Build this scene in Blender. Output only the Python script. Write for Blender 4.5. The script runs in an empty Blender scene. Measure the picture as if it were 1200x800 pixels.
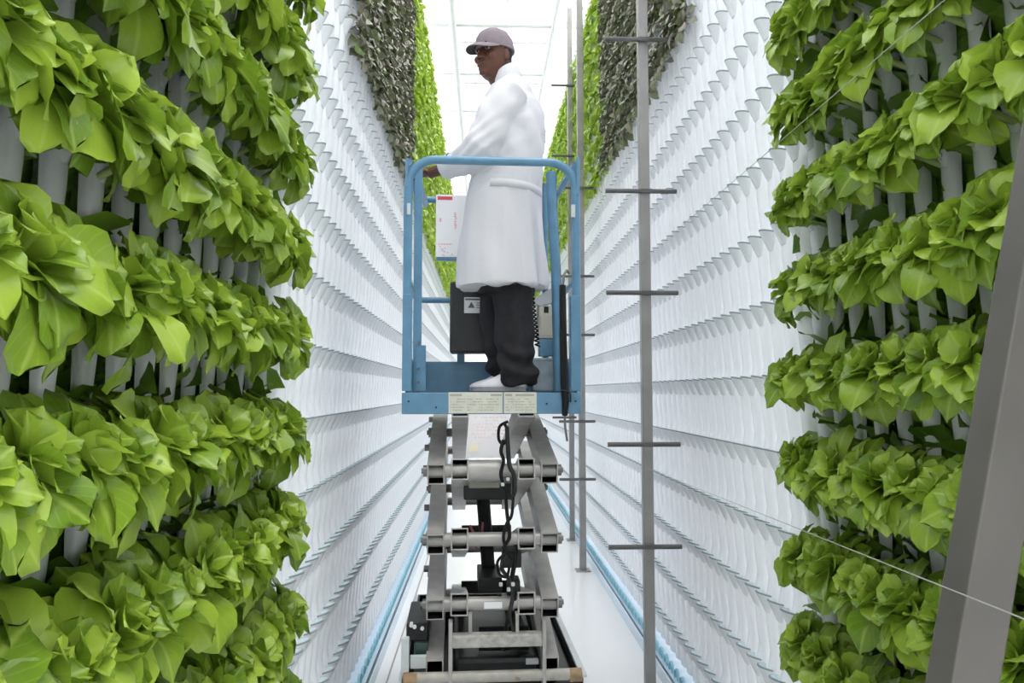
import bpy, bmesh, math, random
import numpy as np
from mathutils import Vector, Matrix

R = math.radians
rnd = random.Random(7)
SC = bpy.context.scene
COL = SC.collection

# ------------------------------------------------------------------ camera
CAM_H = 1.6
F_PX = 867.0
cam_data = bpy.data.cameras.new('camera')
cam_data.sensor_width = 36.0
cam_data.lens = 36.0 * F_PX / 1200.0
cam_data.clip_start = 0.05
cam_data.clip_end = 300
cam = bpy.data.objects.new('camera', cam_data)
COL.objects.link(cam)
PITCH = math.atan(58 / F_PX)
YAW = math.atan(34 / F_PX * math.cos(PITCH))
cam.location = (0, 0, CAM_H)
cam.rotation_euler = (math.pi / 2 + PITCH, 0, -YAW)
SC.camera = cam
CM = cam.rotation_euler.to_matrix()


def P(px, py, D):
    """the world point that lies at depth y = D under photograph pixel (px, py)"""
    d = CM @ Vector(((px - 600) / F_PX, (400 - py) / F_PX, -1))
    t = D / d.y
    return Vector((d.x * t, D, CAM_H + d.z * t))


# ------------------------------------------------------------------ light
SC.view_settings.view_transform = 'Standard'
SC.view_settings.look = 'None'
SC.view_settings.gamma = 1.0
SC.view_settings.use_curve_mapping = False
SC.view_settings.exposure = 0.98
SC.cycles.max_bounces = 10
SC.cycles.diffuse_bounces = 6
SC.cycles.transmission_bounces = 6
SC.cycles.transparent_max_bounces = 12
SC.cycles.use_denoising = True
world = bpy.data.worlds.new('overcast_sky')
SC.world = world
world.use_nodes = True
bg = world.node_tree.nodes['Background']
bg.inputs[0].default_value = (0.97, 0.985, 1.0, 1)
bg.inputs[1].default_value = 1.9
sun = bpy.data.lights.new('sun', 'SUN')
sun.energy = 2.2
sun.angle = R(35)
sun.color = (1.0, 0.97, 0.92)
sun_o = bpy.data.objects.new('sun', sun)
COL.objects.link(sun_o)
sun_o.rotation_euler = (R(14), R(16), 0)

# ------------------------------------------------------------------ materials
MATS = {}


def mat(name, col, rough=0.5, metal=0.0, var=0.0, scale=8.0, spec=0.5, bump=0.0, stain=None, transl=0.0):
    if name in MATS:
        return MATS[name]
    m = bpy.data.materials.new(name)
    m.use_nodes = True
    nt = m.node_tree
    b = nt.nodes['Principled BSDF']
    b.inputs['Base Color'].default_value = (*col, 1)
    b.inputs['Roughness'].default_value = rough
    b.inputs['Metallic'].default_value = metal
    b.inputs['Specular IOR Level'].default_value = spec
    tc = None
    if var > 0 or stain or bump:
        tc = nt.nodes.new('ShaderNodeTexCoord')
        nz = nt.nodes.new('ShaderNodeTexNoise')
        nz.inputs['Scale'].default_value = scale
        nz.inputs['Detail'].default_value = 5
        nt.links.new(tc.outputs['Object'], nz.inputs['Vector'])
        if var > 0 or stain:
            rp = nt.nodes.new('ShaderNodeValToRGB')
            lo = tuple(c * (1 - var) for c in col)
            hi = tuple(min(1, c * (1 + var)) for c in col)
            rp.color_ramp.elements[0].position = 0.3
            rp.color_ramp.elements[1].position = 0.7
            rp.color_ramp.elements[0].color = (*lo, 1)
            rp.color_ramp.elements[1].color = (*hi, 1)
            if stain:
                e = rp.color_ramp.elements.new(0.36)
                rp.color_ramp.elements[0].color = (*stain, 1)
                e.color = (*lo, 1)
            nt.links.new(nz.outputs['Fac'], rp.inputs['Fac'])
            nt.links.new(rp.outputs['Color'], b.inputs['Base Color'])
        if bump:
            bp = nt.nodes.new('ShaderNodeBump')
            bp.inputs['Strength'].default_value = bump
            bp.inputs['Distance'].default_value = 0.01
            nt.links.new(nz.outputs['Fac'], bp.inputs['Height'])
            nt.links.new(bp.outputs['Normal'], b.inputs['Normal'])
    if transl > 0:
        t = nt.nodes.new('ShaderNodeBsdfTranslucent')
        t.inputs['Color'].default_value = (*col, 1)
        mx = nt.nodes.new('ShaderNodeMixShader')
        mx.inputs[0].default_value = transl
        nt.links.new(b.outputs[0], mx.inputs[1])
        nt.links.new(t.outputs[0], mx.inputs[2])
        nt.links.new(mx.outputs[0], nt.nodes['Material Output'].inputs['Surface'])
    MATS[name] = m
    return m


def leaf_mat(name, dark, light, rib, transl=0.3, rough=0.38, island=False):
    """leaf colour: differs from leaf to leaf, paler on the midrib and the side veins (UV along the leaf)"""
    m = bpy.data.materials.new(name)
    m.use_nodes = True
    nt = m.node_tree
    N, L = nt.nodes, nt.links
    b = N['Principled BSDF']
    oi = N.new('ShaderNodeObjectInfo')
    tc = N.new('ShaderNodeTexCoord')
    nz = N.new('ShaderNodeTexNoise')
    nz.inputs['Scale'].default_value = 22
    L.new(tc.outputs['Object'], nz.inputs['Vector'])
    ad = N.new('ShaderNodeMath'); ad.operation = 'MULTIPLY_ADD'
    L.new(nz.outputs['Fac'], ad.inputs[0]); ad.inputs[1].default_value = 0.5
    ge = N.new('ShaderNodeNewGeometry')
    L.new(ge.outputs['Random Per Island'] if island else oi.outputs['Random'], ad.inputs[2])
    sb = N.new('ShaderNodeMath'); sb.operation = 'SUBTRACT'; sb.use_clamp = True
    L.new(ad.outputs[0], sb.inputs[0]); sb.inputs[1].default_value = 0.2
    mx = N.new('ShaderNodeMix'); mx.data_type = 'RGBA'
    mx.inputs[6].default_value = (*dark, 1); mx.inputs[7].default_value = (*light, 1)
    L.new(sb.outputs[0], mx.inputs[0])
    # midrib from UV.x (0..1, rib at .5)
    sx = N.new('ShaderNodeSeparateXYZ'); L.new(tc.outputs['UV'], sx.inputs[0])
    d = N.new('ShaderNodeMath'); d.operation = 'SUBTRACT'; L.new(sx.outputs[0], d.inputs[0]); d.inputs[1].default_value = 0.5
    a = N.new('ShaderNodeMath'); a.operation = 'ABSOLUTE'; L.new(d.outputs[0], a.inputs[0])
    mr = N.new('ShaderNodeMapRange'); L.new(a.outputs[0], mr.inputs[0])
    mr.inputs[1].default_value = 0.015; mr.inputs[2].default_value = 0.07
    mr.inputs[3].default_value = 0.5; mr.inputs[4].default_value = 0.0
    # side veins
    sv = N.new('ShaderNodeMath'); sv.operation = 'MULTIPLY_ADD'
    L.new(a.outputs[0], sv.inputs[0]); sv.inputs[1].default_value = -0.9; L.new(sx.outputs[1], sv.inputs[2])
    sw = N.new('ShaderNodeMath'); sw.operation = 'MULTIPLY'; L.new(sv.outputs[0], sw.inputs[0]); sw.inputs[1].default_value = 38
    si = N.new('ShaderNodeMath'); si.operation = 'SINE'; L.new(sw.outputs[0], si.inputs[0])
    vr = N.new('ShaderNodeMapRange'); L.new(si.outputs[0], vr.inputs[0])
    vr.inputs[1].default_value = 0.8; vr.inputs[2].default_value = 1.0; vr.inputs[3].default_value = 0; vr.inputs[4].default_value = 0.14
    vm = N.new('ShaderNodeMath'); vm.operation = 'MAXIMUM'; L.new(mr.outputs[0], vm.inputs[0]); L.new(vr.outputs[0], vm.inputs[1])
    m2 = N.new('ShaderNodeMix'); m2.data_type = 'RGBA'
    L.new(vm.outputs[0], m2.inputs[0]); L.new(mx.outputs[2], m2.inputs[6]); m2.inputs[7].default_value = (*rib, 1)
    L.new(m2.outputs[2], b.inputs['Base Color'])
    b.inputs['Roughness'].default_value = rough
    b.inputs['Specular IOR Level'].default_value = 0.45
    bp = N.new('ShaderNodeBump'); bp.inputs['Strength'].default_value = 0.35; bp.inputs['Distance'].default_value = 0.004
    L.new(nz.outputs['Fac'], bp.inputs['Height']); L.new(bp.outputs[0], b.inputs['Normal'])
    t = N.new('ShaderNodeBsdfTranslucent')
    L.new(m2.outputs[2], t.inputs['Color'])
    ms = N.new('ShaderNodeMixShader'); ms.inputs[0].default_value = transl
    L.new(b.outputs[0], ms.inputs[1]); L.new(t.outputs[0], ms.inputs[2])
    L.new(ms.outputs[0], N['Material Output'].inputs['Surface'])
    return m


def glass_mat(name, tint=(1, 1, 1)):
    m = bpy.data.materials.new(name)
    m.use_nodes = True
    nt = m.node_tree
    nt.nodes.remove(nt.nodes['Principled BSDF'])
    tr = nt.nodes.new('ShaderNodeBsdfTransparent'); tr.inputs[0].default_value = (*[c * 0.93 for c in tint], 1)
    tl = nt.nodes.new('ShaderNodeBsdfTranslucent'); tl.inputs[0].default_value = (0.95, 0.97, 0.97, 1)
    gl = nt.nodes.new('ShaderNodeBsdfGlossy'); gl.inputs['Roughness'].default_value = 0.05
    m1 = nt.nodes.new('ShaderNodeMixShader'); m1.inputs[0].default_value = 0.15
    m2 = nt.nodes.new('ShaderNodeMixShader'); m2.inputs[0].default_value = 0.04
    nt.links.new(tr.outputs[0], m1.inputs[1]); nt.links.new(tl.outputs[0], m1.inputs[2])
    nt.links.new(m1.outputs[0], m2.inputs[1]); nt.links.new(gl.outputs[0], m2.inputs[2])
    nt.links.new(m2.outputs[0], nt.nodes['Material Output'].inputs['Surface'])
    return m


M_COLUMN = mat('white_plastic', (0.88, 0.89, 0.91), 0.26, transl=0.28)
M_RIM = mat('cup_rim', (0.27, 0.33, 0.35), 0.35)
M_CUPIN = mat('cup_inside', (0.70, 0.81, 0.85), 0.3)
M_GREEN = leaf_mat('lettuce_green', (0.135, 0.245, 0.016), (0.36, 0.50, 0.055), (0.46, 0.57, 0.13), rough=0.31)
M_REVERSE_SHADE = leaf_mat('lettuce_reverse_shade', (0.07, 0.16, 0.012), (0.18, 0.32, 0.03), (0.3, 0.42, 0.1), 0.15, island=True)  # darker copy of the lettuce green, shade behind the tubes painted in
M_DARKLEAF = leaf_mat('red_leaf', (0.085, 0.15, 0.02), (0.33, 0.29, 0.26), (0.26, 0.34, 0.09), 0.15, 0.33, island=True)
M_BRIGHT = leaf_mat('bright_green', (0.24, 0.39, 0.03), (0.49, 0.64, 0.09), (0.55, 0.66, 0.2), 0.3, island=True)
M_BLUE = mat('lift_blue', (0.105, 0.245, 0.385), 0.36, var=0.12, scale=14)
M_STEEL = mat('scissor_grey', (0.385, 0.37, 0.355), 0.42, metal=0.25, var=0.12, scale=16, bump=0.05)
M_DARK = mat('dark_steel', (0.022, 0.022, 0.024), 0.5, var=0.3, scale=20, spec=0.3)
M_BLACK = mat('black_rubber_and_shade', (0.007, 0.007, 0.008), 0.55, spec=0.25)
M_PIN = mat('pin_steel', (0.16, 0.155, 0.15), 0.35, metal=0.5)
M_LEAN = mat('dull_post', (0.095, 0.088, 0.080), 0.5, metal=0.2, var=0.12, scale=7, bump=0.04)
M_POST = mat('galvanised_post', (0.30, 0.29, 0.28), 0.45, metal=0.4, var=0.1, scale=9, bump=0.04)
M_BAR = mat('post_bar', (0.115, 0.112, 0.11), 0.5, metal=0.3, var=0.15)
M_FLOOR = mat('white_floor', (0.84, 0.845, 0.86), 0.16, var=0.02, scale=1.5)
M_FRAME = mat('white_frame', (0.50, 0.52, 0.53), 0.5)
M_GLASS = glass_mat('roof_glass')
M_LABEL = mat('label_cream', (0.66, 0.65, 0.57), 0.5, var=0.06, scale=30)
M_PAPER = mat('paper_white', (0.84, 0.84, 0.86), 0.5)
M_SHEET = mat('thin_sheet', (0.86, 0.85, 0.85), 0.6, transl=0.5)
M_RED = mat('print_red', (0.62, 0.07, 0.10), 0.5)
M_PINK = mat('print_pink', (0.72, 0.36, 0.34), 0.6)
M_INK = mat('print_ink', (0.12, 0.12, 0.12), 0.6)
M_INKGREY = mat('print_grey', (0.40, 0.40, 0.36), 0.6)
M_CHAR = mat('charcoal_box', (0.022, 0.024, 0.027), 0.5, var=0.2, scale=30)
M_RUST = mat('rusty_tube', (0.30, 0.20, 0.11), 0.6, var=0.35, scale=25)
M_LIGHTGREY = mat('light_grey_paint', (0.55, 0.58, 0.60), 0.4, var=0.08)
M_DECK = mat('deck_plate', (0.42, 0.43, 0.42), 0.5, var=0.15, scale=30, bump=0.2)
M_BEIGE = mat('beige_box', (0.62, 0.60, 0.52), 0.45)
M_GUTTER = mat('pale_blue_gutter', (0.60, 0.72, 0.84), 0.25)
M_CYAN = mat('cyan_fitting', (0.42, 0.74, 0.82), 0.2, transl=0.3)
M_HOSE = mat('dark_hose', (0.05, 0.07, 0.09), 0.4)
M_SKIN = mat('skin', (0.105, 0.040, 0.024), 0.42, var=0.15, scale=18, spec=0.4)
M_COAT = mat('white_cotton', (0.70, 0.69, 0.73), 0.8, spec=0.15, transl=0.06, bump=0.35, scale=13)
M_TROUSER = mat('charcoal_cotton', (0.022, 0.021, 0.025), 0.75, var=0.2, scale=40, spec=0.2)
M_CAP = mat('grey_cap', (0.24, 0.20, 0.225), 0.8, var=0.06, scale=40, spec=0.2)
M_CAPDARK = mat('cap_underside', (0.06, 0.055, 0.06), 0.8)
M_SHOE = mat('white_shoe', (0.80, 0.79, 0.84), 0.45)
M_SOLE = mat('shoe_sole', (0.33, 0.33, 0.36), 0.6)
M_HAIR = mat('black_hair', (0.012, 0.010, 0.010), 0.7)
M_EYE = mat('eye_white', (0.34, 0.29, 0.26), 0.3)
M_IRIS = mat('eye_iris', (0.02, 0.012, 0.01), 0.2)
M_LIP = mat('lip', (0.12, 0.042, 0.032), 0.4)
M_WIRE = mat('wire', (0.30, 0.30, 0.28), 0.5, metal=0.3)


# ------------------------------------------------------------------ mesh helpers
class MB:
    """collects shapes; build() links them as ONE mesh object"""

    def __init__(self):
        self.v, self.f, self.mi, self.sm = [], [], [], []

    def add(self, verts, faces, mi=0, smooth=False):
        n = len(self.v)
        self.v.extend([tuple(p) for p in verts])
        for f in faces:
            self.f.append([i + n for i in f])
            self.mi.append(mi)
            self.sm.append(smooth)

    def box(self, lo, hi, mi=0, M=None):
        x0, y0, z0 = lo
        x1, y1, z1 = hi
        vs = [Vector(p) for p in ((x0, y0, z0), (x1, y0, z0), (x1, y1, z0), (x0, y1, z0), (x0, y0, z1), (x1, y0, z1), (x1, y1, z1), (x0, y1, z1))]
        if M is not None:
            vs = [M @ p for p in vs]
        self.add(vs, [(0, 3, 2, 1), (4, 5, 6, 7), (0, 1, 5, 4), (1, 2, 6, 5), (2, 3, 7, 6), (3, 0, 4, 7)], mi)
        return self

    def bbox(self, lo, hi, b=0.004, mi=0, M=None):
        """box with chamfered edges"""
        bm = bmesh.new()
        bmesh.ops.create_cube(bm, size=1.0)
        s = [hi[i] - lo[i] for i in range(3)]
        c = [(hi[i] + lo[i]) / 2 for i in range(3)]
        for v in bm.verts:
            v.co = Vector((v.co.x * s[0] + c[0], v.co.y * s[1] + c[1], v.co.z * s[2] + c[2]))
        b = min(b, min(s) * 0.45)
        bmesh.ops.bevel(bm, geom=list(bm.edges), offset=b, segments=2, profile=0.5, affect='EDGES')
        if M is not None:
            bm.transform(M)
        bm.verts.index_update()
        self.add([v.co.copy() for v in bm.verts], [[v.index for v in f.verts] for f in bm.faces], mi)
        bm.free()
        return self

    def tube(self, pts, r, n=10, mi=0, cap=True, closed=False):
        pts = [Vector(p) for p in pts]
        m = len(pts)
        rr = r if isinstance(r, (list, tuple)) else [r] * m
        rings = []
        up = None
        for i, p in enumerate(pts):
            if closed:
                t = (pts[(i + 1) % m] - pts[i - 1]).normalized()
            else:
                t = (pts[min(i + 1, m - 1)] - pts[max(i - 1, 0)]).normalized()
            if up is None:
                a = Vector((0, 0, 1)) if abs(t.z) < 0.9 else Vector((1, 0, 0))
                up = (a - t * a.dot(t)).normalized()
            else:
                up = (up - t * up.dot(t)).normalized()
            s = t.cross(up)
            rings.append([p + (up * math.cos(2 * math.pi * k / n) + s * math.sin(2 * math.pi * k / n)) * rr[i] for k in range(n)])
        self.loft(rings, mi, cap and not closed, closed)
        return self

    def loft(self, rings, mi=0, cap=True, closed=False, smooth=True):
        n = len(rings[0])
        vs = [p for r in rings for p in r]
        fs = []
        m = len(rings)
        for i in range(m if closed else m - 1):
            a, b = i * n, ((i + 1) % m) * n
            for k in range(n):
                fs.append((a + k, a + (k + 1) % n, b + (k + 1) % n, b + k))
        self.add(vs, fs, mi, smooth)
        if cap:
            self.add(rings[0], [list(range(n))[::-1]], mi)
            self.add(rings[-1], [list(range(n))], mi)
        return self

    def cyl(self, a, b, r, n=14, mi=0):
        return self.tube([a, b], r, n, mi)

    def mesh(self, name, mats):
        me = bpy.data.meshes.new(name)
        me.from_pydata(self.v, [], self.f)
        for m in (mats if isinstance(mats, (list, tuple)) else [mats]):
            me.materials.append(m)
        me.polygons.foreach_set('material_index', self.mi)
        me.polygons.foreach_set('use_smooth', self.sm)
        me.update()
        return me

    def build(self, name, mats, parent=None, loc=None, kind=None, label=None):
        return link(name, self.mesh(name, mats), parent, loc, kind, label)


def link(name, data, parent=None, loc=None, kind=None, label=None):
    o = bpy.data.objects.new(name, data)
    COL.objects.link(o)
    if parent is not None:
        o.parent = parent
    if loc is not None:
        o.location = loc
    if kind:
        o['kind'] = kind
    if label:
        o['label'] = label
    return o


def tag(o, label, cat, group=None):
    o['label'] = label
    o['category'] = cat
    if group:
        o['group'] = group
    return o


def thing(name, label, cat, loc=(0, 0, 0), rz=0.0, group=None):
    o = link(name, None)
    o.location = loc
    o.rotation_euler = (0, 0, rz)
    o.empty_display_size = 0.05
    return tag(o, label, cat, group)


def arc(cx, cz, r, a0, a1, n=7):
    return [(cx + r * math.cos(R(a0 + (a1 - a0) * i / n)), cz + r * math.sin(R(a0 + (a1 - a0) * i / n))) for i in range(n + 1)]


ORD = ['zeroth', 'first', 'second', 'third', 'fourth', 'fifth', 'sixth', 'seventh', 'eighth', 'ninth', 'tenth', 'eleventh', 'twelfth',
       'thirteenth', 'fourteenth', 'fifteenth', 'sixteenth', 'seventeenth', 'eighteenth', 'nineteenth', 'twentieth']
TENS = {20: 'twenty', 30: 'thirty', 40: 'forty', 50: 'fifty'}


def ordinal(n):
    if n <= 20:
        return ORD[n]
    return TENS[n // 10 * 10] + '-' + ORD[n % 10] if n % 10 else TENS[n].replace('ty', 'tieth')


# ------------------------------------------------------------------ the greenhouse
GX0, GX1, GY0, GY1 = -4.6, 5.4, -4.2, 46.0
EAVE, RIDGE = 6.7, 8.3
YMIN_COL = 0.62

fl = MB()
fl.box((GX0, GY0, -0.2), (GX1, GY1, 0.0))
fl.build('floor', M_FLOOR, kind='structure')
tr = MB()
tr.box((-0.530, GY0, 0.0), (-0.522, 40, 0.006))
tr.build('trim_1', mat('joint_grey', (0.35, 0.34, 0.33), 0.5), kind='structure')


def bars_obj(name, mb, parent):
    return mb.build(name, M_FRAME, parent)


# roof: glazing bars and panes
ceiling = link('ceiling', None, kind='structure')
xm = (GX0 + GX1) / 2
bay = 1.56
ys = [GY0 + i * bay for i in range(int((GY1 - GY0) / bay) + 1)]
GY1 = ys[-1]
nx = 3
pane_cache = {}
for s in (-1, 1):
    x_e = GX0 if s < 0 else GX1
    for i in range(nx):
        xa, xb = x_e + (xm - x_e) * i / nx, x_e + (xm - x_e) * (i + 1) / nx
        za, zb = EAVE + (RIDGE - EAVE) * i / nx, EAVE + (RIDGE - EAVE) * (i + 1) / nx
        key = (s, i)
        pb = MB()
        v = [(xa, 0.03, za), (xb, 0.03, zb), (xb, bay - 0.03, zb), (xa, bay - 0.03, za)]
        w = [(p[0], p[1], p[2] + 0.006) for p in v]
        pb.add(v + w, [(0, 1, 2, 3), (7, 6, 5, 4), (0, 4, 5, 1), (1, 5, 6, 2), (2, 6, 7, 3), (3, 7, 4, 0)])
        me = pb.mesh('glass_pane', M_GLASS)
        for y in ys[:-1]:
            link('glass_pane', me, ceiling, (0, y, 0))
rb = MB()
for y in ys:
    rb.tube([(GX0, y, EAVE), (xm, y, RIDGE), (GX1, y, EAVE)], 0.03, 6)
raf = rb.build('glazing_bars', M_FRAME, ceiling)
for k, y in enumerate(ys):
    tb = MB()
    tb.box((GX0, y - 0.04, EAVE - 0.11), (GX1, y + 0.04, EAVE - 0.03))
    tb.box((GX0, y - 0.035, EAVE + 0.41), (GX1, y + 0.035, EAVE + 0.48))
    for x in np.linspace(GX0, GX1, 9)[1:-1]:
        tb.tube([(x, y, EAVE - 0.06), (x + 0.62, y, EAVE + 0.44)], 0.014, 5)
        tb.tube([(x, y, EAVE - 0.06), (x - 0.62, y, EAVE + 0.44)], 0.014, 5)
    tb.build('truss', M_FRAME, ceiling)
for x, z, r in ((-0.42, EAVE - 0.16, 0.05), (0.95, EAVE - 0.16, 0.035), (xm, RIDGE, 0.05), (GX0, EAVE, 0.06), (GX1, EAVE, 0.06), (-2.6, EAVE - 0.16, 0.05), (3.2, EAVE - 0.16, 0.05)):
    MB().tube([(x, GY0, z), (x, GY1, z)], r, 8).build('roof_pipe', M_FRAME, ceiling)

for side, x in (('left', GX0), ('right', GX1)):
    w = link('wall_' + side, None, kind='structure')
    fr = MB()
    for z in (0.0, 2.2, 4.4, EAVE):
        fr.box((x - 0.03, GY0, z), (x + 0.03, GY1, z + 0.07))
    fr.build('rail', M_FRAME, w)
    for i in range(0, len(ys), 2):
        MB().box((x - 0.05, ys[i] - 0.05, 0), (x + 0.05, ys[i] + 0.05, EAVE)).build('mullion', M_FRAME, w)
    me = MB().box((x - 0.004, 0.06, 0.04), (x + 0.004, 2 * bay - 0.06, 2.17)).mesh('glass_pane', M_GLASS)
    for i in range(0, len(ys) - 2, 2):
        for z in (0.0, 2.2, 4.4):
            link('glass_pane', me, w, (0, ys[i], z))
wf = link('wall_back', None, kind='structure')
xs = np.linspace(GX0, GX1, 8)
for x in xs:
    MB().box((x - 0.05, GY1 - 0.05, 0), (x + 0.05, GY1 + 0.05, EAVE + (RIDGE - EAVE) * (1 - abs(x - xm) / (xm - GX0)))).build('mullion', M_FRAME, wf)
for z in (0.0, 1.7, 3.4, 5.1, EAVE):
    MB().box((GX0, GY1 - 0.04, z), (GX1, GY1 + 0.04, z + 0.08)).build('rail', M_FRAME, wf)
me = MB().box((0.06, GY1 - 0.004, 0.05), (xs[1] - xs[0] - 0.06, GY1 + 0.004, 1.66)).mesh('glass_pane', M_GLASS)
for x in xs[:-1]:
    for z in (0.0, 1.7, 3.4, 5.1):
        link('glass_pane', me, wf, (x, 0, z))

wn = MB()  # unseen opaque end wall, added to cut light from behind the camera
wn.box((GX0, GY0 - 0.12, 0.0), (GX1, GY0, RIDGE))
wn.build('wall_front_light_block', mat('light_block_grey', (0.58, 0.59, 0.59), 0.6, var=0.05, scale=2), kind='structure')

# ------------------------------------------------------------------ growing columns
PITCH_Y = 0.115
PITCH_Z = 0.27
WALLS = {
    # side: face x, outward direction, phase of the rows (height of one cup rim above the camera)
    'L': dict(x=-0.68, out=1, phase=0.165, who='the wall opposite the posts', low=3.2),
    'R': dict(x=1.08, out=-1, phase=0.05, who='the post-side wall', low=3.5),
}
COL_TOP = 5.5
PLANT_LOW = 3.45        # above this the far columns are planted
LETTUCE_END = 2.3


def row_zs(side):
    ph = WALLS[side]['phase']
    k0 = math.floor(-(CAM_H + ph - 0.16) / PITCH_Z) + 1
    out = []
    k = k0
    while CAM_H + ph + k * PITCH_Z < COL_TOP - 0.05:
        out.append(CAM_H + ph + k * PITCH_Z)
        k += 1
    return out


def column_mesh(side, coarse=False, hw=0.041, dp=0.085):
    """hollow plastic column: a rounded box swept up, swelling below every cup rim. Local: face at x = 0, aisle towards +x"""
    zs = row_zs(side)
    mb = MB()
    rings = []

    def ring(z, bulge, wide):
        pts = []
        w = hw * wide
        for (x, y) in ((0.0 + bulge, 0.35), (-0.006 + bulge, 0.80), (-0.02, 1.0), (-dp, 1.0), (-dp - 0.006, 0.6), (-dp - 0.006, -0.6), (-dp, -1.0), (-0.02, -1.0), (-0.006 + bulge, -0.80), (0.0 + bulge, -0.35)):
            pts.append(Vector((x, y * w, z)))
        return pts

    rings.append(ring(0.12, 0, 1))
    for z in zs:
        if coarse:
            rings += [ring(z - 0.02, 0.006, 1.04), ring(z + 0.05, -0.004, 0.95)]
        else:
            rings += [ring(z - 0.17, 0.001, 0.98), ring(z - 0.10, 0.007, 1.04), ring(z - 0.03, 0.009, 1.06), ring(z + 0.012, 0.0, 1.0), ring(z + 0.05, -0.004, 0.93)]
    rings = [rings[0]] + [r for r in rings[1:] if r[0].z > 0.13]
    rings.append(ring(COL_TOP, 0, 1))
    mb.loft(rings, 0, True)
    return mb


def cup_shape(mb, z, n=8):
    """an open scoop moulded on the column's face, its dark rim at height z"""
    R0, R1 = 0.036, 0.012
    o_top, o_mid, o_bot, i_top, i_bot = [], [], [], [], []
    for k in range(n + 1):
        a = R(-90 + 180 * k / n)
        c, s = math.cos(a), math.sin(a)
        o_top.append((0.006 + c * 0.047, s * R0, z + 0.010 * c))
        o_mid.append((0.006 + c * 0.045, s * (R0 - 0.001), z + 0.010 * c - 0.006))
        o_bot.append((0.003 + c * 0.012, s * R1 * 1.7, z - 0.070))
        i_top.append((0.006 + c * 0.039, s * (R0 - 0.006), z + 0.010 * c))
        i_bot.append((0.010 + c * 0.004, s * R1, z - 0.050))
    m = n + 1
    for (a, b, mi) in ((o_bot, o_mid, 0), (o_mid, o_top, 1), (o_top, i_top, 1), (i_top, i_bot, 2)):
        mb.add(a + b, [(k, k + 1, m + k + 1, m + k) for k in range(n)], mi, mi != 1)
    mb.add(o_bot, [list(range(m))], 0)
    mb.add(i_bot, [list(range(m))], 2)


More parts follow.
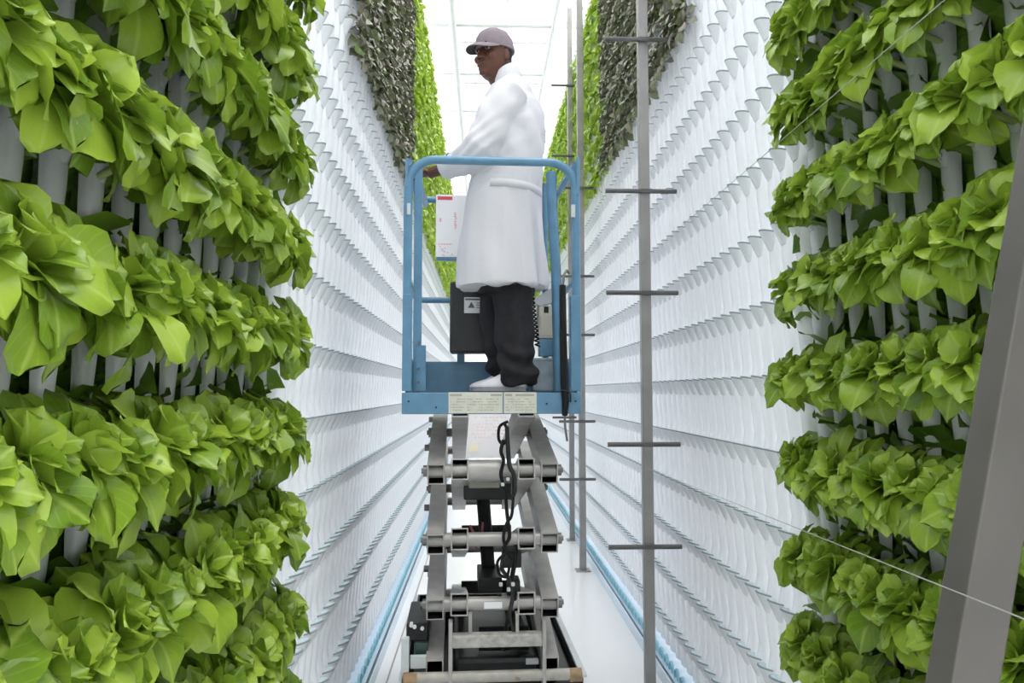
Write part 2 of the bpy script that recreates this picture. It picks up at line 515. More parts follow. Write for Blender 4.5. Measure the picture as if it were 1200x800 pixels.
cup_mb = MB()
cup_shape(cup_mb, 0.0)
CUP_ME = cup_mb.mesh('planting_cup', [M_COLUMN, M_RIM, M_CUPIN])
N_COL = 150
for side, W in WALLS.items():
    body = column_mesh(side).mesh('growing_tube', M_COLUMN)
    slim = column_mesh(side, hw=0.024, dp=0.018).mesh('growing_tube', M_COLUMN)
    zs = row_zs(side)
    cm = MB()
    for z in zs:
        cup_shape(cm, z, 5)
    cups_me = cm.mesh('planting_cups', [M_COLUMN, M_RIM, M_CUPIN])
    cm.v = [(a * 0.7, b * 0.62, c) for a, b, c in cm.v]
    slim_cups = cm.mesh('planting_cups', [M_COLUMN, M_RIM, M_CUPIN])
    n_let = sum(1 for i in range(N_COL) if YMIN_COL + i * PITCH_Y < LETTUCE_END)
    for i in range(N_COL):
        y = YMIN_COL + i * PITCH_Y
        o = link('growing_tube', slim if y < LETTUCE_END - 0.06 else body, kind='thing')
        o.location = (W['x'], y, 0)
        o.rotation_euler = (0, 0, 0 if W['out'] > 0 else math.pi)
        if y < LETTUCE_END:
            k = n_let - i
            tag(o, f'white tube among the lettuce, {ordinal(k)} back from the bare tubes, {W["who"]}', 'growing tube', f'tubes behind the lettuce on {W["who"]}')
        elif i - n_let < 30:
            tag(o, f'bare white tube with open cups, {ordinal(i - n_let + 1)} beyond the lettuce, {W["who"]}', 'growing tube', f'bare tubes on {W["who"]}')
        else:
            tag(o, f'bare white tube far down the aisle, beyond the lift, on {W["who"]}', 'growing tube', f'distant tubes on {W["who"]}')
        if LETTUCE_END <= y < 4.3:
            for z in zs:
                if z < 3.9:
                    link('planting_cup', CUP_ME, o, (0, 0, z))
            rest = MB()
            for z in zs:
                if z >= 3.9:
                    cup_shape(rest, z, 4)
            rest.build('upper_cups', [M_COLUMN, M_RIM, M_CUPIN], o, kind='stuff')
        else:
            link('planting_cups', slim_cups if y < LETTUCE_END - 0.06 else cups_me, o, kind='stuff')
    # the rest of the wall, too far to count
    far = MB()
    cb = column_mesh(side, True)
    y = YMIN_COL + N_COL * PITCH_Y
    base_v = np.array(cb.v)
    sgn = W['out']
    allv, allf = [], []
    while y < 40:
        n = len(allv) * len(base_v)
        vv = base_v * np.array([sgn, sgn, 1]) + np.array([W['x'], y, 0])
        allv.append(vv)
        allf += [[a + n for a in f] for f in cb.f]
        y += PITCH_Y
    me = bpy.data.meshes.new('distant_columns')
    me.from_pydata(np.concatenate(allv).tolist(), [], allf)
    me.materials.append(M_COLUMN)
    o = link('distant_columns', me, kind='stuff')
    tag(o, f'farthest white columns at the aisle end of {W["who"]}', 'growing columns')
    # gutter on the floor
    s = W['out']
    gx = W['x'] + s * 0.090
    g = thing('drain_gutter', f'pale blue drain gutter on the floor under {W["who"]}', 'gutter', (0, 0, 0))
    gm = MB()
    prof = [(gx, 0.0), (gx, 0.07), (gx - s * 0.008, 0.07), (gx - s * 0.008, 0.045), (W['x'] - s * 0.10, 0.045), (W['x'] - s * 0.10, 0.11), (W['x'] - s * 0.11, 0.11), (W['x'] - s * 0.11, 0.0)]
    gm.loft([[Vector((a, yy, b)) for a, b in prof] for yy in (YMIN_COL - 0.2, 40)], smooth=False)
    gm.build('trough', M_GUTTER, g)
    hm = MB()
    hm.tube([(gx - s * 0.018, yy, 0.057) for yy in np.linspace(YMIN_COL, 40, 60)], 0.010, 8)
    hm.build('hose', M_HOSE, g, label='black hose lying in the trough')
    fm = MB()
    fm.tube([(0, -0.034, 0.0), (0, -0.024, 0.035), (0, 0.0, 0.048), (0, 0.024, 0.035), (0, 0.034, 0.0)], 0.009, 6)
    fme = fm.mesh('drain_fitting', M_CYAN)
    for i in range(150):
        yy = YMIN_COL + i * PITCH_Y
        link('drain_fitting', fme, g, (W['x'] + s * 0.03, yy, 0.05))
    # feed pipe along the top of the wall
    t = thing('feed_pipe', f'white feed pipe along the top of {W["who"]}', 'pipe', (0, 0, 0))
    MB().tube([(W['x'] - s * 0.04, yy, COL_TOP + 0.036) for yy in (YMIN_COL - 0.1, 40)], 0.035, 8).build('pipe', M_COLUMN, t)


# ------------------------------------------------------------------ lettuce
def leaf_arrays(rs, L, Wd, nu=6, nv=7, droop=0.4, cup=0.35, wave=0.12):
    """a broad round-ended leaf growing along +Y from the origin, upper face +Z"""
    vs, uv = [], []
    ph = rs.uniform(0, 6.28)
    tw = rs.uniform(-0.25, 0.25)
    mid = rs.uniform(0.55, 0.66)
    ts = [0, 0.18, 0.36, 0.54, 0.70, 0.84, 0.95, 1.0] if nv == 7 else [math.sin(math.pi / 2 * j / nv) for j in range(nv + 1)]
    for t in ts:
        if t > mid:
            wdt = math.sqrt(max(0.0, 1 - ((t - mid) / (1.0 - mid)) ** 2.2)) * 0.86 + 0.14
        else:
            q = t / mid
            wdt = 0.17 + 0.83 * (q * q * (3 - 2 * q))
        w = Wd * 0.5 * wdt
        yc = L * (t - 0.10 * droop * t * t)
        zc = -L * droop * t * t * 0.75 + L * 0.12 * math.sin(math.pi * t)
        for i in range(nu + 1):
            u = -1 + 2 * i / nu
            edge = abs(u) ** 2
            z = zc + cup * w * edge * 0.9 + wave * Wd * edge * math.sin(t * 6.5 + ph + (2.1 if u > 0 else 0)) * min(1, t * 2)
            x = u * w + tw * 0.2 * L * t * t
            y = yc - 0.06 * L * edge * (t > 0.9)
            vs.append((x, y, z))
            uv.append((0.5 + u * 0.5, t))
    fs = []
    for j in range(nv):
        for i in range(nu):
            a = j * (nu + 1) + i
            fs.append((a, a + 1, a + nu + 2, a + nu + 1))
    return vs, fs, uv


def leaf_mesh(name, m, *a, **k):
    vs, fs, uv = leaf_arrays(*a, **k)
    me = bpy.data.meshes.new(name)
    me.from_pydata(vs, [], fs)
    me.materials.append(m)
    uvl = me.uv_layers.new()
    li = np.empty(len(me.loops), dtype=np.int32)
    me.loops.foreach_get('vertex_index', li)
    uvl.data.foreach_set('uv', np.array(uv, dtype=np.float32)[li].ravel())
    me.polygons.foreach_set('use_smooth', [True] * len(me.polygons))
    me.update()
    return me


rs = random.Random(3)
OUTER = [leaf_mesh('leaf', M_GREEN, rs, 0.112 + rs.uniform(-0.014, 0.018), 0.086 + rs.uniform(-0.012, 0.014), droop=rs.uniform(0.1, 0.65), cup=rs.uniform(-0.1, 0.4), wave=rs.uniform(0.04, 0.13)) for _ in range(9)]
INNER = [leaf_mesh('leaf', M_GREEN, rs, 0.078 + rs.uniform(-0.01, 0.015), 0.066 + rs.uniform(-0.008, 0.01), droop=rs.uniform(-0.1, 0.4), cup=rs.uniform(0.25, 0.6), wave=rs.uniform(0.05, 0.14)) for _ in range(6)]


def basis(yd, zd):
    """rotation whose Y runs along yd and whose Z is as near to zd as it can be"""
    y = yd.normalized()
    z = (zd - y * zd.dot(y))
    if z.length < 1e-4:
        z = Vector((0, 0, 1)) - y * y.z + Vector((1e-3, 0, 0))
    z.normalize()
    x = y.cross(z)
    return Matrix((x, y, z)).transposed()


def head_leaves(rs, out, tilt=33, n=31):
    """directions and kinds of one head's leaves: a rosette that leans out of its cup"""
    ax = Vector((out * math.cos(R(tilt)), rs.uniform(-0.15, 0.15), math.sin(R(tilt)))).normalized()
    e1 = ax.cross(Vector((0, 1, 0))).normalized()
    e2 = ax.cross(e1)
    res = []
    a0 = rs.uniform(0, 360)
    for i in range(n):
        t = i / (n - 1)
        az = R(a0 + i * 137.5)
        inc = R(10 + 84 * (t ** 0.72) + rs.uniform(-10, 10))
        rad = e1 * math.cos(az) + e2 * math.sin(az)
        d = ax * math.cos(inc) + rad * math.sin(inc)
        if d.x * out < -0.12:
            d.x = -0.12 * out + d.x * 0.2
        nrm = ax * math.sin(inc) - rad * math.cos(inc)
        if nrm.length < 0.01:
            nrm = ax
        nrm = (nrm + Vector((0, 0, 0.25))).normalized()
        res.append((d.normalized(), nrm, t))
    return res


stem_me = {}
for o_ in (1, -1):
    stem_me[o_] = MB().tube([(-0.092 * o_ if o_ < 0 else -0.074, 0, -0.045), (-0.03 * o_, 0, -0.02), (-0.004 * o_, 0, 0.0)], [0.007, 0.008, 0.006], 8).mesh('stem', mat('lettuce_stem', (0.42, 0.52, 0.20), 0.5))
for side, W in WALLS.items():
    rs = random.Random(11 if side == 'L' else 23)
    rows = sorted([z for z in row_zs(side) if CAM_H - 1.05 < z < CAM_H + 1.45], reverse=True)
    d0 = 0.62 if side == 'L' else 0.95
    reach = 0.080 if side == 'L' else 0.098
    cols = [YMIN_COL + i * PITCH_Y for i in range(40)]
    cols = [y for y in cols if d0 <= y < LETTUCE_END]
    for ri, z in enumerate(rows):
        for ci, y in enumerate(reversed(cols)):
            # leave out what the frame does not show
            if abs(z - CAM_H + 0.0) > 0.62 * y + 0.28:
                continue
            out = W['out']
            base = Vector((W['x'] + out * reach, y + rs.uniform(-0.012, 0.012), z - 0.01 + rs.uniform(-0.012, 0.012)))
            big = 1.0 + (0.10 if side == 'L' else 0.0)
            h = thing('lettuce_head', f'lettuce {ordinal(ci + 1)} from the bare tubes, {ordinal(ri + 1)} row down, on {W["who"]}', 'lettuce', base, group=f'lettuces on {W["who"]}')
            link('stem', stem_me[out], h)
            sc = rs.uniform(0.80, 0.99) * big
            for (d, nrm, t) in head_leaves(rs, out):
                me = rs.choice(OUTER if t > 0.38 else INNER)
                o = link('leaf', me, h)
                k = sc * rs.uniform(0.88, 1.12)
                roll = Matrix.Rotation(rs.uniform(-0.65, 0.65), 3, 'Y') @ Matrix.Rotation(rs.uniform(-0.3, 0.3), 3, 'X')
                o.matrix_basis = Matrix.Translation(d * 0.012) @ (basis(d, nrm) @ roll).to_4x4() @ Matrix.Diagonal((k, k, k, 1))


def mass_of_leaves(name, m, spots, label, n, L, Wd, seed, tilt=30, ngrid=(2, 3)):
    """many heads joined into one mesh (too small or too hidden to pick apart)"""
    rs = random.Random(seed)
    lib = [leaf_arrays(rs, L * rs.uniform(0.8, 1.15), Wd * rs.uniform(0.85, 1.15), ngrid[0], ngrid[1], droop=rs.uniform(0.2, 0.7), cup=rs.uniform(0, 0.4)) for _ in range(8)]
    lib = [(np.array(v), np.array(f), np.array(u)) for v, f, u in lib]
    V, F, U = [], [], []
    n0 = 0
    for (x, y, z, out) in spots:
        for (d, nrm, t) in head_leaves(rs, out, tilt, n):
            v, f, u = lib[rs.randrange(8)]
            k = rs.uniform(0.85, 1.15) * (0.75 + 0.25 * t)
            Mx = np.array(basis(d, nrm)) * k
            V.append(v @ Mx.T + np.array((x + d.x * 0.01, y + d.y * 0.01, z + d.z * 0.01)))
            F.append(f + n0)
            U.append(u)
            n0 += len(v)
    me = bpy.data.meshes.new(name)
    V = np.concatenate(V); F = np.concatenate(F); U = np.concatenate(U)
    me.vertices.add(len(V)); me.vertices.foreach_set('co', V.astype(np.float32).ravel())
    me.loops.add(F.size); me.loops.foreach_set('vertex_index', F.astype(np.int32).ravel())
    me.polygons.add(len(F)); me.polygons.foreach_set('loop_start', np.arange(0, F.size, 4, dtype=np.int32))
    me.update(calc_edges=True)
    me.polygons.foreach_set('use_smooth', [True] * len(F))
    uvl = me.uv_layers.new()
    uvl.data.foreach_set('uv', U[F.ravel()].astype(np.float32).ravel())
    me.materials.append(m)
    if label is None:
        return me
    o = link(name, me, kind='stuff')
    tag(o, label, 'plants')
    return o


# the reverse faces of the near columns are planted too: leaves in a green darkened for the shade of the gaps
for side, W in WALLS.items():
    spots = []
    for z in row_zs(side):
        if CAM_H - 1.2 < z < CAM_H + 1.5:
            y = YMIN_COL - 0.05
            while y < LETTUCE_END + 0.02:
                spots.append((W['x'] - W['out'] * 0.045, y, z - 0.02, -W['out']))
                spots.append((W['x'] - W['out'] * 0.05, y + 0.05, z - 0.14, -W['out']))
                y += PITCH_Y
    mass_of_leaves('reverse_side_leaves', M_REVERSE_SHADE, spots, f'shade-coloured lettuce leaves on the reverse of the tubes, {W["who"]}', 14, 0.165, 0.115, 5, 20)

# red-leaved plants high on the far columns: the nearest as things, the rest joined; bright green ones beyond
DARK_END = 6.1
for side, W in WALLS.items():
    rows = [z for z in row_zs(side) if W['low'] < z < COL_TOP - 0.16]
    rs = random.Random(31 if side == 'L' else 37)
    variants = [mass_of_leaves('red_leaf_plant', M_DARKLEAF, [(0, dy, dz, W['out']) for dy, dz in ((0, 0.05), (0, -0.06), (0.02, 0.0))], None, 12, 0.085, 0.062, 100 + q, 30, (2, 4)) for q in range(6)]
    spots = []
    y = 3.62
    cols = []
    while y < DARK_END:
        cols.append(y)
        y += PITCH_Y
    n_thing = 0
    for ci, y in enumerate(cols):
        for ri, z in enumerate(rows):
            # not inside the frame's upper edge: nothing shows
            if (z - CAM_H) / y > 0.60:
                continue
            p = (W['x'] + W['out'] * 0.055, y + rs.uniform(-0.02, 0.02), z + rs.uniform(-0.03, 0.03), W['out'])
            if n_thing < 150:
                n_thing += 1
                o = link('red_leaf_plant', variants[rs.randrange(6)])
                o.location = p[:3]
                o.rotation_euler = (0, 0, rs.uniform(-0.2, 0.2))
                tag(o, f'dark red leaf plant, {ordinal(ri + 1)} row above bare cups, {ordinal(ci + 1)} along, {W["who"]}', 'plant', f'red leaf plants high on {W["who"]}')
            else:
                spots.append(p)
    if spots:
        mass_of_leaves('red_leaf_plants', M_DARKLEAF, spots, f'dark red leaf plants farther along high on {W["who"]}', 13, 0.115, 0.085, 51, 30)
    spots, y = [], DARK_END
    while y < 34:
        for z in rows:
            spots.append((W['x'] + W['out'] * 0.03, y, z + rs.uniform(-0.03, 0.03), W['out']))
        y += PITCH_Y * (1.0 if y < 18 else 1.6)
    mass_of_leaves('bright_green_plants', M_BRIGHT, spots, f'bright green leafy plants far along high on {W["who"]}', 12, 0.11, 0.085, 61, 30)

# ------------------------------------------------------------------ posts
BAR_REL = [P(755, b, 3.82).z - CAM_H for b in (50, 226, 344, 520, 639)]


def post(px, py, D, label, w=0.052, top=5.9, bars=BAR_REL, barlen=0.42):
    p = P(px, py, D)
    t = thing('post', label, 'post', (p.x, D, 0), 0, 'steel posts with pegs in the aisle')
    MB().bbox((-w / 2, -w / 2, 0.008), (w / 2, w / 2, top), 0.004).build('upright', M_POST, t)
    MB().bbox((-w * 1.1, -w * 1.1, 0.0), (w * 1.1, w * 1.1, 0.010), 0.002).build('foot_plate', M_POST, t)
    for b in bars:
        z = P(px, b, D).z if b > 20 else CAM_H + b
        if z < top - 0.1:
            m = MB().cyl((-barlen / 2, -0.034, z), (min(barlen / 2, 1.012 - p.x), -0.034, z), 0.0125, 10)
            m.box((-0.03, -0.048, z - 0.010), (0.03, -0.02, z + 0.010))
            m.build('cross_bar', M_BAR, t)
    return t, p


pA, posA = post(762, 826, 3.82, 'grey steel post with six cross bars, nearest of the aisle posts')
pB, posB = post(683, 665, 6.7, 'grey steel post with cross bars, second along the aisle, beside the lift rail', 0.058)
pC, posC = post(670.5, 631, 8.05, 'slim grey steel post, third and farthest along the aisle', 0.055, bars=(3.4, 2.6, -0.285))

lean = thing('leaning_post', 'broad grey steel post leaning outward close to the lens, before the lettuce', 'post', (0, 0, 0))
a0, a1 = P(1127, 800, 0.92), P(1232, 185, 0.92)
dirv = (a1 - a0) / (a1.z - a0.z)
foot = a0 - dirv * a0.z
topv = a0 + dirv * (2.7 - a0.z)
lean.location = (foot.x, foot.y, 0)
ax = (topv - foot)
Mrot = basis(Vector((0, 1, 0)), ax.normalized())
ln = ax.length
lm = MB()
LM = Matrix.Rotation(math.atan2(ax.x, ax.z), 4, 'Y') @ Matrix.Rotation(R(2), 4, 'Z')
lm.bbox((-0.031, -0.024, 0.012), (0.031, 0.024, ln), 0.003, M=LM)
lm.build('upright', M_LEAN, lean)
MB().bbox((-0.05, -0.05, 0), (0.05, 0.05, 0.014), 0.003).build('foot_plate', M_POST, lean)

for (pa, pb, lab) in (((1130, -20, 0.70), (752, 305, 3.80), 'thin upper wire stretched from the nearest post past the lettuce'),
                      ((1200, 725, 0.55), (760, 549, 3.80), 'thin lower wire stretched from the nearest post across the leaning post')):
    w = thing('wire', lab, 'wire', (0, 0, 0))
    A, B = P(*pa), P(*pb)
    d = (A - B) / (A.y - B.y)
    far_end = A + d * (GY0 + 0.003 - A.y)
    MB().tube([far_end, A, B], 0.0007, 6).build('strand', M_WIRE, w)
    MB().tube([B, (B.x, posA.y, B.z)], 0.005, 6).build('eye_bolt', M_PIN, w)

# ------------------------------------------------------------------ the scissor lift
K = 3.08 / F_PX
LC = 577.0


def lx(px):
    return P(px, 500, 3.08).x - P(LC, 500, 3.08).x


def lz(py):
    return P(577, py, 3.08).z


LIFT_YAW = R(2.0)
lift = thing('scissor_lift', 'blue and grey scissor lift raised in the aisle under the standing man', 'lift', (P(LC, 458, 3.08).x, 3.08, 0), LIFT_YAW)
PL_D = 0.74           # platform length
DECK = 1.6


def lp(name, mb, m, label=None, parent=lift):
    return mb.build(name, m, parent, label=label)


# platform
m = MB()
m.bbox((-0.373, 0.012, 1.515), (0.373, PL_D, 1.592), 0.004)
lp('deck', m, M_DECK)
m = MB()
m.bbox((-0.373, 0.0, lz(485)), (0.373, 0.012, lz(460)), 0.003)
fp = lp('front_plate', m, M_BLUE)
for px, py in ((511, 477), (641, 473), (479, 470), (675, 470)):
    lp('bolt', MB().cyl((lx(px), -0.004, lz(py)), (lx(px), 0.004, lz(py)), 0.0045, 8), M_DARK, parent=fp)
rail = lambda pts, r=0.017: MB().tube(pts, r, 12)
xr, zt, rr = 0.356, lz(187), 0.115
pts = [(-xr, 0.02, DECK)] + [(x, 0.02, z) for x, z in arc(-xr + rr, zt - rr, rr, 180, 90)] + [(x, 0.02, z) for x, z in arc(xr - rr, zt - rr, rr, 90, 0)] + [(xr + 0.004, 0.02, DECK)]
hoop = lp('front_rail', rail(pts, 0.0185), M_BLUE)
lp('socket', MB().bbox((-0.373, 0.0, DECK), (-0.335, 0.042, lz(345)), 0.003), M_BLUE, parent=hoop)
lp('socket', MB().bbox((0.330, 0.0, DECK), (0.373, 0.042, lz(345)), 0.003), M_BLUE, parent=hoop)
lp('tag', MB().bbox((lx(671), -0.004, lz(253)), (lx(676), 0.0, lz(238)), 0.001), M_LIGHTGREY, 'small white tag on the rail', hoop)
lp('tag', MB().bbox((lx(475), -0.004, lz(253)), (lx(479), 0.0, lz(240)), 0.001), M_LIGHTGREY, 'small white tag on the rail', hoop)
zr = zt + 0.02
zmid = DECK + 0.465
yf = PL_D - 0.02
for s in (-1, 1):
    x = s * 0.356
    lp('side_rail', rail([(x, 0.03, zt - 0.01), (x, yf - 0.06, zr), (x, yf, zr - 0.06)], 0.016), M_BLUE)
    lp('side_rail', rail([(x, 0.03, zmid), (x, yf, zmid)], 0.014), M_BLUE)
    lp('toe_board', MB().bbox((x - 0.006, 0.03, DECK - 0.01), (x + 0.006, PL_D, DECK + 0.145), 0.002), M_BLUE)
    lp('rear_post', rail([(x, yf, DECK - 0.005), (x, yf, zr)], 0.0165), M_BLUE)
    if s < 0:
        lp('corner_plate', MB().bbox((x - 0.012, 0.0, zt - 0.12), (x - 0.002, 0.04, zt + 0.0), 0.002), M_BLUE)
    else:
        lp('corner_plate', MB().bbox((x + 0.002, 0.0, zt - 0.14), (x + 0.016, 0.04, zt + 0.02), 0.002), M_BLUE)
lp('rear_rail', rail([(-0.356, yf, zr - 0.01), (0.356, yf, zr - 0.01)], 0.0165), M_BLUE)
lp('rear_rail', rail([(-0.356, yf, zmid), (0.356, yf, zmid)], 0.0155), M_BLUE)
lp('toe_board', MB().bbox((-0.373, yf, DECK - 0.01), (0.373, yf + 0.012, DECK + 0.150), 0.002), M_BLUE)
# inner posts of the sliding extension
kx = lambda px, D: P(px, 458, D).x - lift.location.x + math.sin(LIFT_YAW) * (D - 3.08)
kz = lambda py, D: P(577, py, D).z
D1 = 3.28
ip = lp('inner_post', MB().bbox((kx(484.5, D1), 0.19, DECK - 0.005), (kx(493.5, D1), 0.222, kz(200, D1)), 0.003), M_BLUE)
lp('hinge_plate', MB().bbox((kx(487, D1), 0.185, DECK), (kx(499, D1), 0.20, kz(405, D1)), 0.002), M_BLUE, parent=ip)
for py in (402, 432, 448):
    lp('bolt', MB().cyl((kx(491, D1), 0.178, kz(py, D1)), (kx(491, D1), 0.19, kz(py, D1)), 0.006, 8), M_PIN, parent=ip)
m = MB()
m.tube([(kx(647, D1), 0.20, kz(200, D1)), (kx(648, D1), 0.20, kz(240, D1)), (kx(653, D1), 0.20, kz(330, D1)), (kx(655, D1), 0.20, DECK)], 0.023, 4)
ip2 = lp('inner_post', m, M_BLUE)
lp('inner_rail', rail([(kx(489, D1), 0.205, kz(212, D1)), (kx(489, D1) + 0.01, yf - 0.03, kz(212, D1) + 0.01)], 0.014), M_BLUE)
lp('inner_post', rail([(kx(640, 3.55), 0.47, DECK), (kx(639, 3.55), 0.47, kz(214, 3.55))], 0.015), M_BLUE)

# labels on the front plate
for (a, b) in ((525.5, 589), (590.5, 629)):
    lab = lp('label_plate', MB().bbox((lx(a), -0.006, lz(484)), (lx(b), 0.0, lz(459.5)), 0.001), M_LABEL, 'cream printed notice on the blue plate')
    pr = MB()
    r2 = random.Random(int(a))
    if a < 560:
        heads = [(527, 541, M_INK), (575, 588, M_INK)]
    else:
        heads = [(592, 600, M_INK), (604, 626, M_INK)]
    for h0, h1, _ in heads:
        pr.box((lx(h0), -0.0072, lz(464)), (lx(h1), -0.006, lz(461.5)))
    colw = (b - a - 4) / 3
    for c in range(3):
        for q in range(5):
            z = 467 + q * 3.2
            x = a + 2 + c * colw
            while x < a + 2 + (c + 1) * colw - 3:
                e = min(x + r2.uniform(1.2, 4.5), a + 1 + (c + 1) * colw)
                if r2.random() < 0.75:
                    pr.box((lx(x), -0.0072, lz(z + 0.9)), (lx(e), -0.006, lz(z)))
                x = e + 0.8
    lp('print', pr, M_INKGREY, parent=lab)

# black document box on the rear rail, with its warning sticker
DB = 3.72
yb = DB - 3.08
bx = lp('document_box', MB().bbox((kx(527, DB), yb - 0.12, kz(415, DB)), (kx(584, DB), yb + 0.02, kz(334, DB)), 0.012), M_CHAR, 'black plastic document box')
st = lp('sticker', MB().bbox((kx(543.5, DB - 0.12), yb - 0.1225, kz(367, DB - 0.12)), (kx(569, DB - 0.12), yb - 0.119, kz(348.5, DB - 0.12)), 0.001), M_PAPER, 'white warning sticker with black triangle', bx)
pr = MB()
c = Vector((kx(552, DB - 0.12), yb - 0.1235, kz(358, DB - 0.12)))
pr.add([c + Vector((-0.017, 0, -0.012)), c + Vector((0.017, 0, -0.012)), c + Vector((0, 0, 0.018))], [(0, 1, 2)])
pr.box((c.x - 0.030, c.y, c.z + 0.026), (c.x + 0.04, c.y + 0.001, c.z + 0.034))
for q in range(3):
    pr.box((c.x + 0.025, c.y, c.z + 0.010 - q * 0.011), (c.x + 0.055 - 0.006 * q, c.y + 0.001, c.z + 0.013 - q * 0.011))
lp('print', pr, M_INK, parent=st)
for px in (540, 577):
    lp('box_bracket', MB().bbox((kx(px - 4.5, DB), yf - 0.03, DECK + 0.14), (kx(px + 4.5, DB), yf - 0.004, kz(410, DB)), 0.002), M_BLUE)
# white notice board with a red heading
DN = 3.73
yn = DN - 3.08
nb = lp('notice_backing', MB().bbox((kx(510.5, DN), yn, kz(306, DN)), (kx(548, DN), yn + 0.02, kz(231, DN)), 0.004), M_BLUE)
pg = lp('notice_sheet', MB().bbox((kx(509.5, DN), yn - 0.006, kz(302, DN)), (kx(547, DN), yn, kz(229.5, DN)), 0.002), M_PAPER, 'white printed notice with a red heading', nb)
pr = MB()
q = lambda a, b, c_, d: pr.box((kx(a, DN), yn - 0.0075, kz(d, DN)), (kx(b, DN), yn - 0.006, kz(c_, DN)))
q(511.5, 529, 231.5, 235.5)
lp('heading', pr, M_RED, 'red heading bar', pg)
pr = MB()
r2 = random.Random(4)
for py in range(250, 270, 2):
    q(531 + r2.uniform(0, 1), 533 + r2.uniform(0, 1.6), py, py + 1.2)
for px in range(513, 530, 3):
    q(px, px + r2.uniform(1, 2.4), 286.5, 287.6)
for k_ in range(14):
    a_, b_ = r2.uniform(513, 530), r2.uniform(289, 300)
    q(a_, a_ + r2.uniform(0.6, 2), b_, b_ + 0.8)
q(514, 516, 257, 261)
lp('print', pr, M_PINK, parent=pg)

# black padded hose clipped to the right of the front plate
hb = lp('black_hose', MB().tube([(lx(659.5), -0.022, lz(334)), (lx(660), -0.024, lz(400)), (lx(661), -0.024, lz(452)), (lx(662.5), -0.022, lz(470)), (lx(661.5), -0.020, lz(487))], [0.014, 0.0155, 0.0165, 0.0155, 0.012], 10), M_BLACK, 'black padded hose hanging down the rail')
lp('tie', MB().tube([(lx(657), -0.036, lz(457)), (lx(664), -0.040, lz(459)), (lx(668), -0.028, lz(461)), (lx(668.5), -0.02, lz(471))], 0.004, 6), M_DARK, parent=hb)
lp('hook', MB().tube([(lx(660), -0.022, lz(335)), (lx(661), -0.02, lz(322)), (lx(665), -0.008, lz(316)), (lx(668), 0.01, lz(318))], 0.006, 6), M_PIN, parent=hb)
lp('wire_end', MB().tube([(lx(661.5), -0.020, lz(486)), (lx(662), -0.018, lz(500)), (lx(664.5), -0.015, lz(517))], 0.005, 6), M_PIN, parent=hb)
# control box on the right rail
DK = 3.42
yk = DK - 3.08
cb = lp('control_box', MB().bbox((kx(631, DK), yk, kz(396, DK)), (kx(652, DK), yk + 0.09, kz(357, DK)), 0.008), M_BEIGE, 'beige hand control box')
lp('screen', MB().bbox((kx(638, DK), yk - 0.003, kz(366, DK)), (kx(643.5, DK), yk + 0.002, kz(358.5, DK)), 0.001), M_DARK, parent=cb)
lp('face_plate', MB().bbox((kx(633.5, DK), yk - 0.004, kz(393, DK)), (kx(648, DK), yk + 0.002, kz(369, DK)), 0.002), mat('beige_plate', (0.52, 0.50, 0.42), 0.5), parent=cb)
m = MB()
m.add([(kx(622, DK), yk + 0.0, kz(352, DK)), (kx(651, DK), yk, kz(334, DK)), (kx(651, DK), yk, kz(352, DK)), (kx(634, DK), yk, kz(358, DK)),
       (kx(622, DK), yk + 0.08, kz(352, DK)), (kx(651, DK), yk + 0.08, kz(334, DK)), (kx(651, DK), yk + 0.08, kz(352, DK)), (kx(634, DK), yk + 0.08, kz(358, DK))],
      [(0, 3, 2, 1), (4, 5, 6, 7), (0, 1, 5, 4), (1, 2, 6, 5), (2, 3, 7, 6), (3, 0, 4, 7)])
lp('sloping_lid', m, M_LIGHTGREY, parent=cb)
lp('control_bracket', MB().bbox((kx(632, DK), yk, kz(417, DK)), (kx(652, DK), yk + 0.05, kz(397, DK)), 0.003), M_BLUE)
coil = []
for i in range(0, 15 * 12 + 1):
    t = i / (15 * 12)
    a = 2 * math.pi * i / 12
    coil.append((kx(622 + 8 * t, DK) + 0.010 * math.cos(a), yk - 0.01 + 0.010 * math.sin(a), kz(336 + 70 * t, DK)))
lp('coiled_cable', MB().tube(coil, 0.0042, 6), M_BLACK, 'black coiled control cable')
DG = 3.30
yg = DG - 3.08
gb = MB()
x0, x1, z0, z1 = kx(625, DG), kx(649, DG), DECK, kz(420, DG)
gb.box((x0, yg, z0), (x1, yg + 0.005, z1)); gb.box((x0, yg + 0.095, z0), (x1, yg + 0.10, z1))
gb.box((x0, yg + 0.005, z0), (x0 + 0.005, yg + 0.095, z1)); gb.box((x1 - 0.005, yg + 0.005, z0), (x1, yg + 0.095, z1)); gb.box((x0, yg, z0), (x1, yg + 0.1, z0 + 0.005))
gb.bbox((x0 - 0.004, yg - 0.004, z1 - 0.008), (x1 + 0.004, yg + 0.006, z1 + 0.004), 0.002)
lp('steel_tray', gb, mat('tray_steel', (0.20, 0.24, 0.28), 0.4, metal=0.4, var=0.2, scale=25), 'grey steel tray on the deck')

# scissor stack
LEV = [lz(781), lz(710.5), lz(634), lz(552.5), lz(479)]
YN, YFAR = 0.045, 1.12
AW, AH = 0.071, 0.088


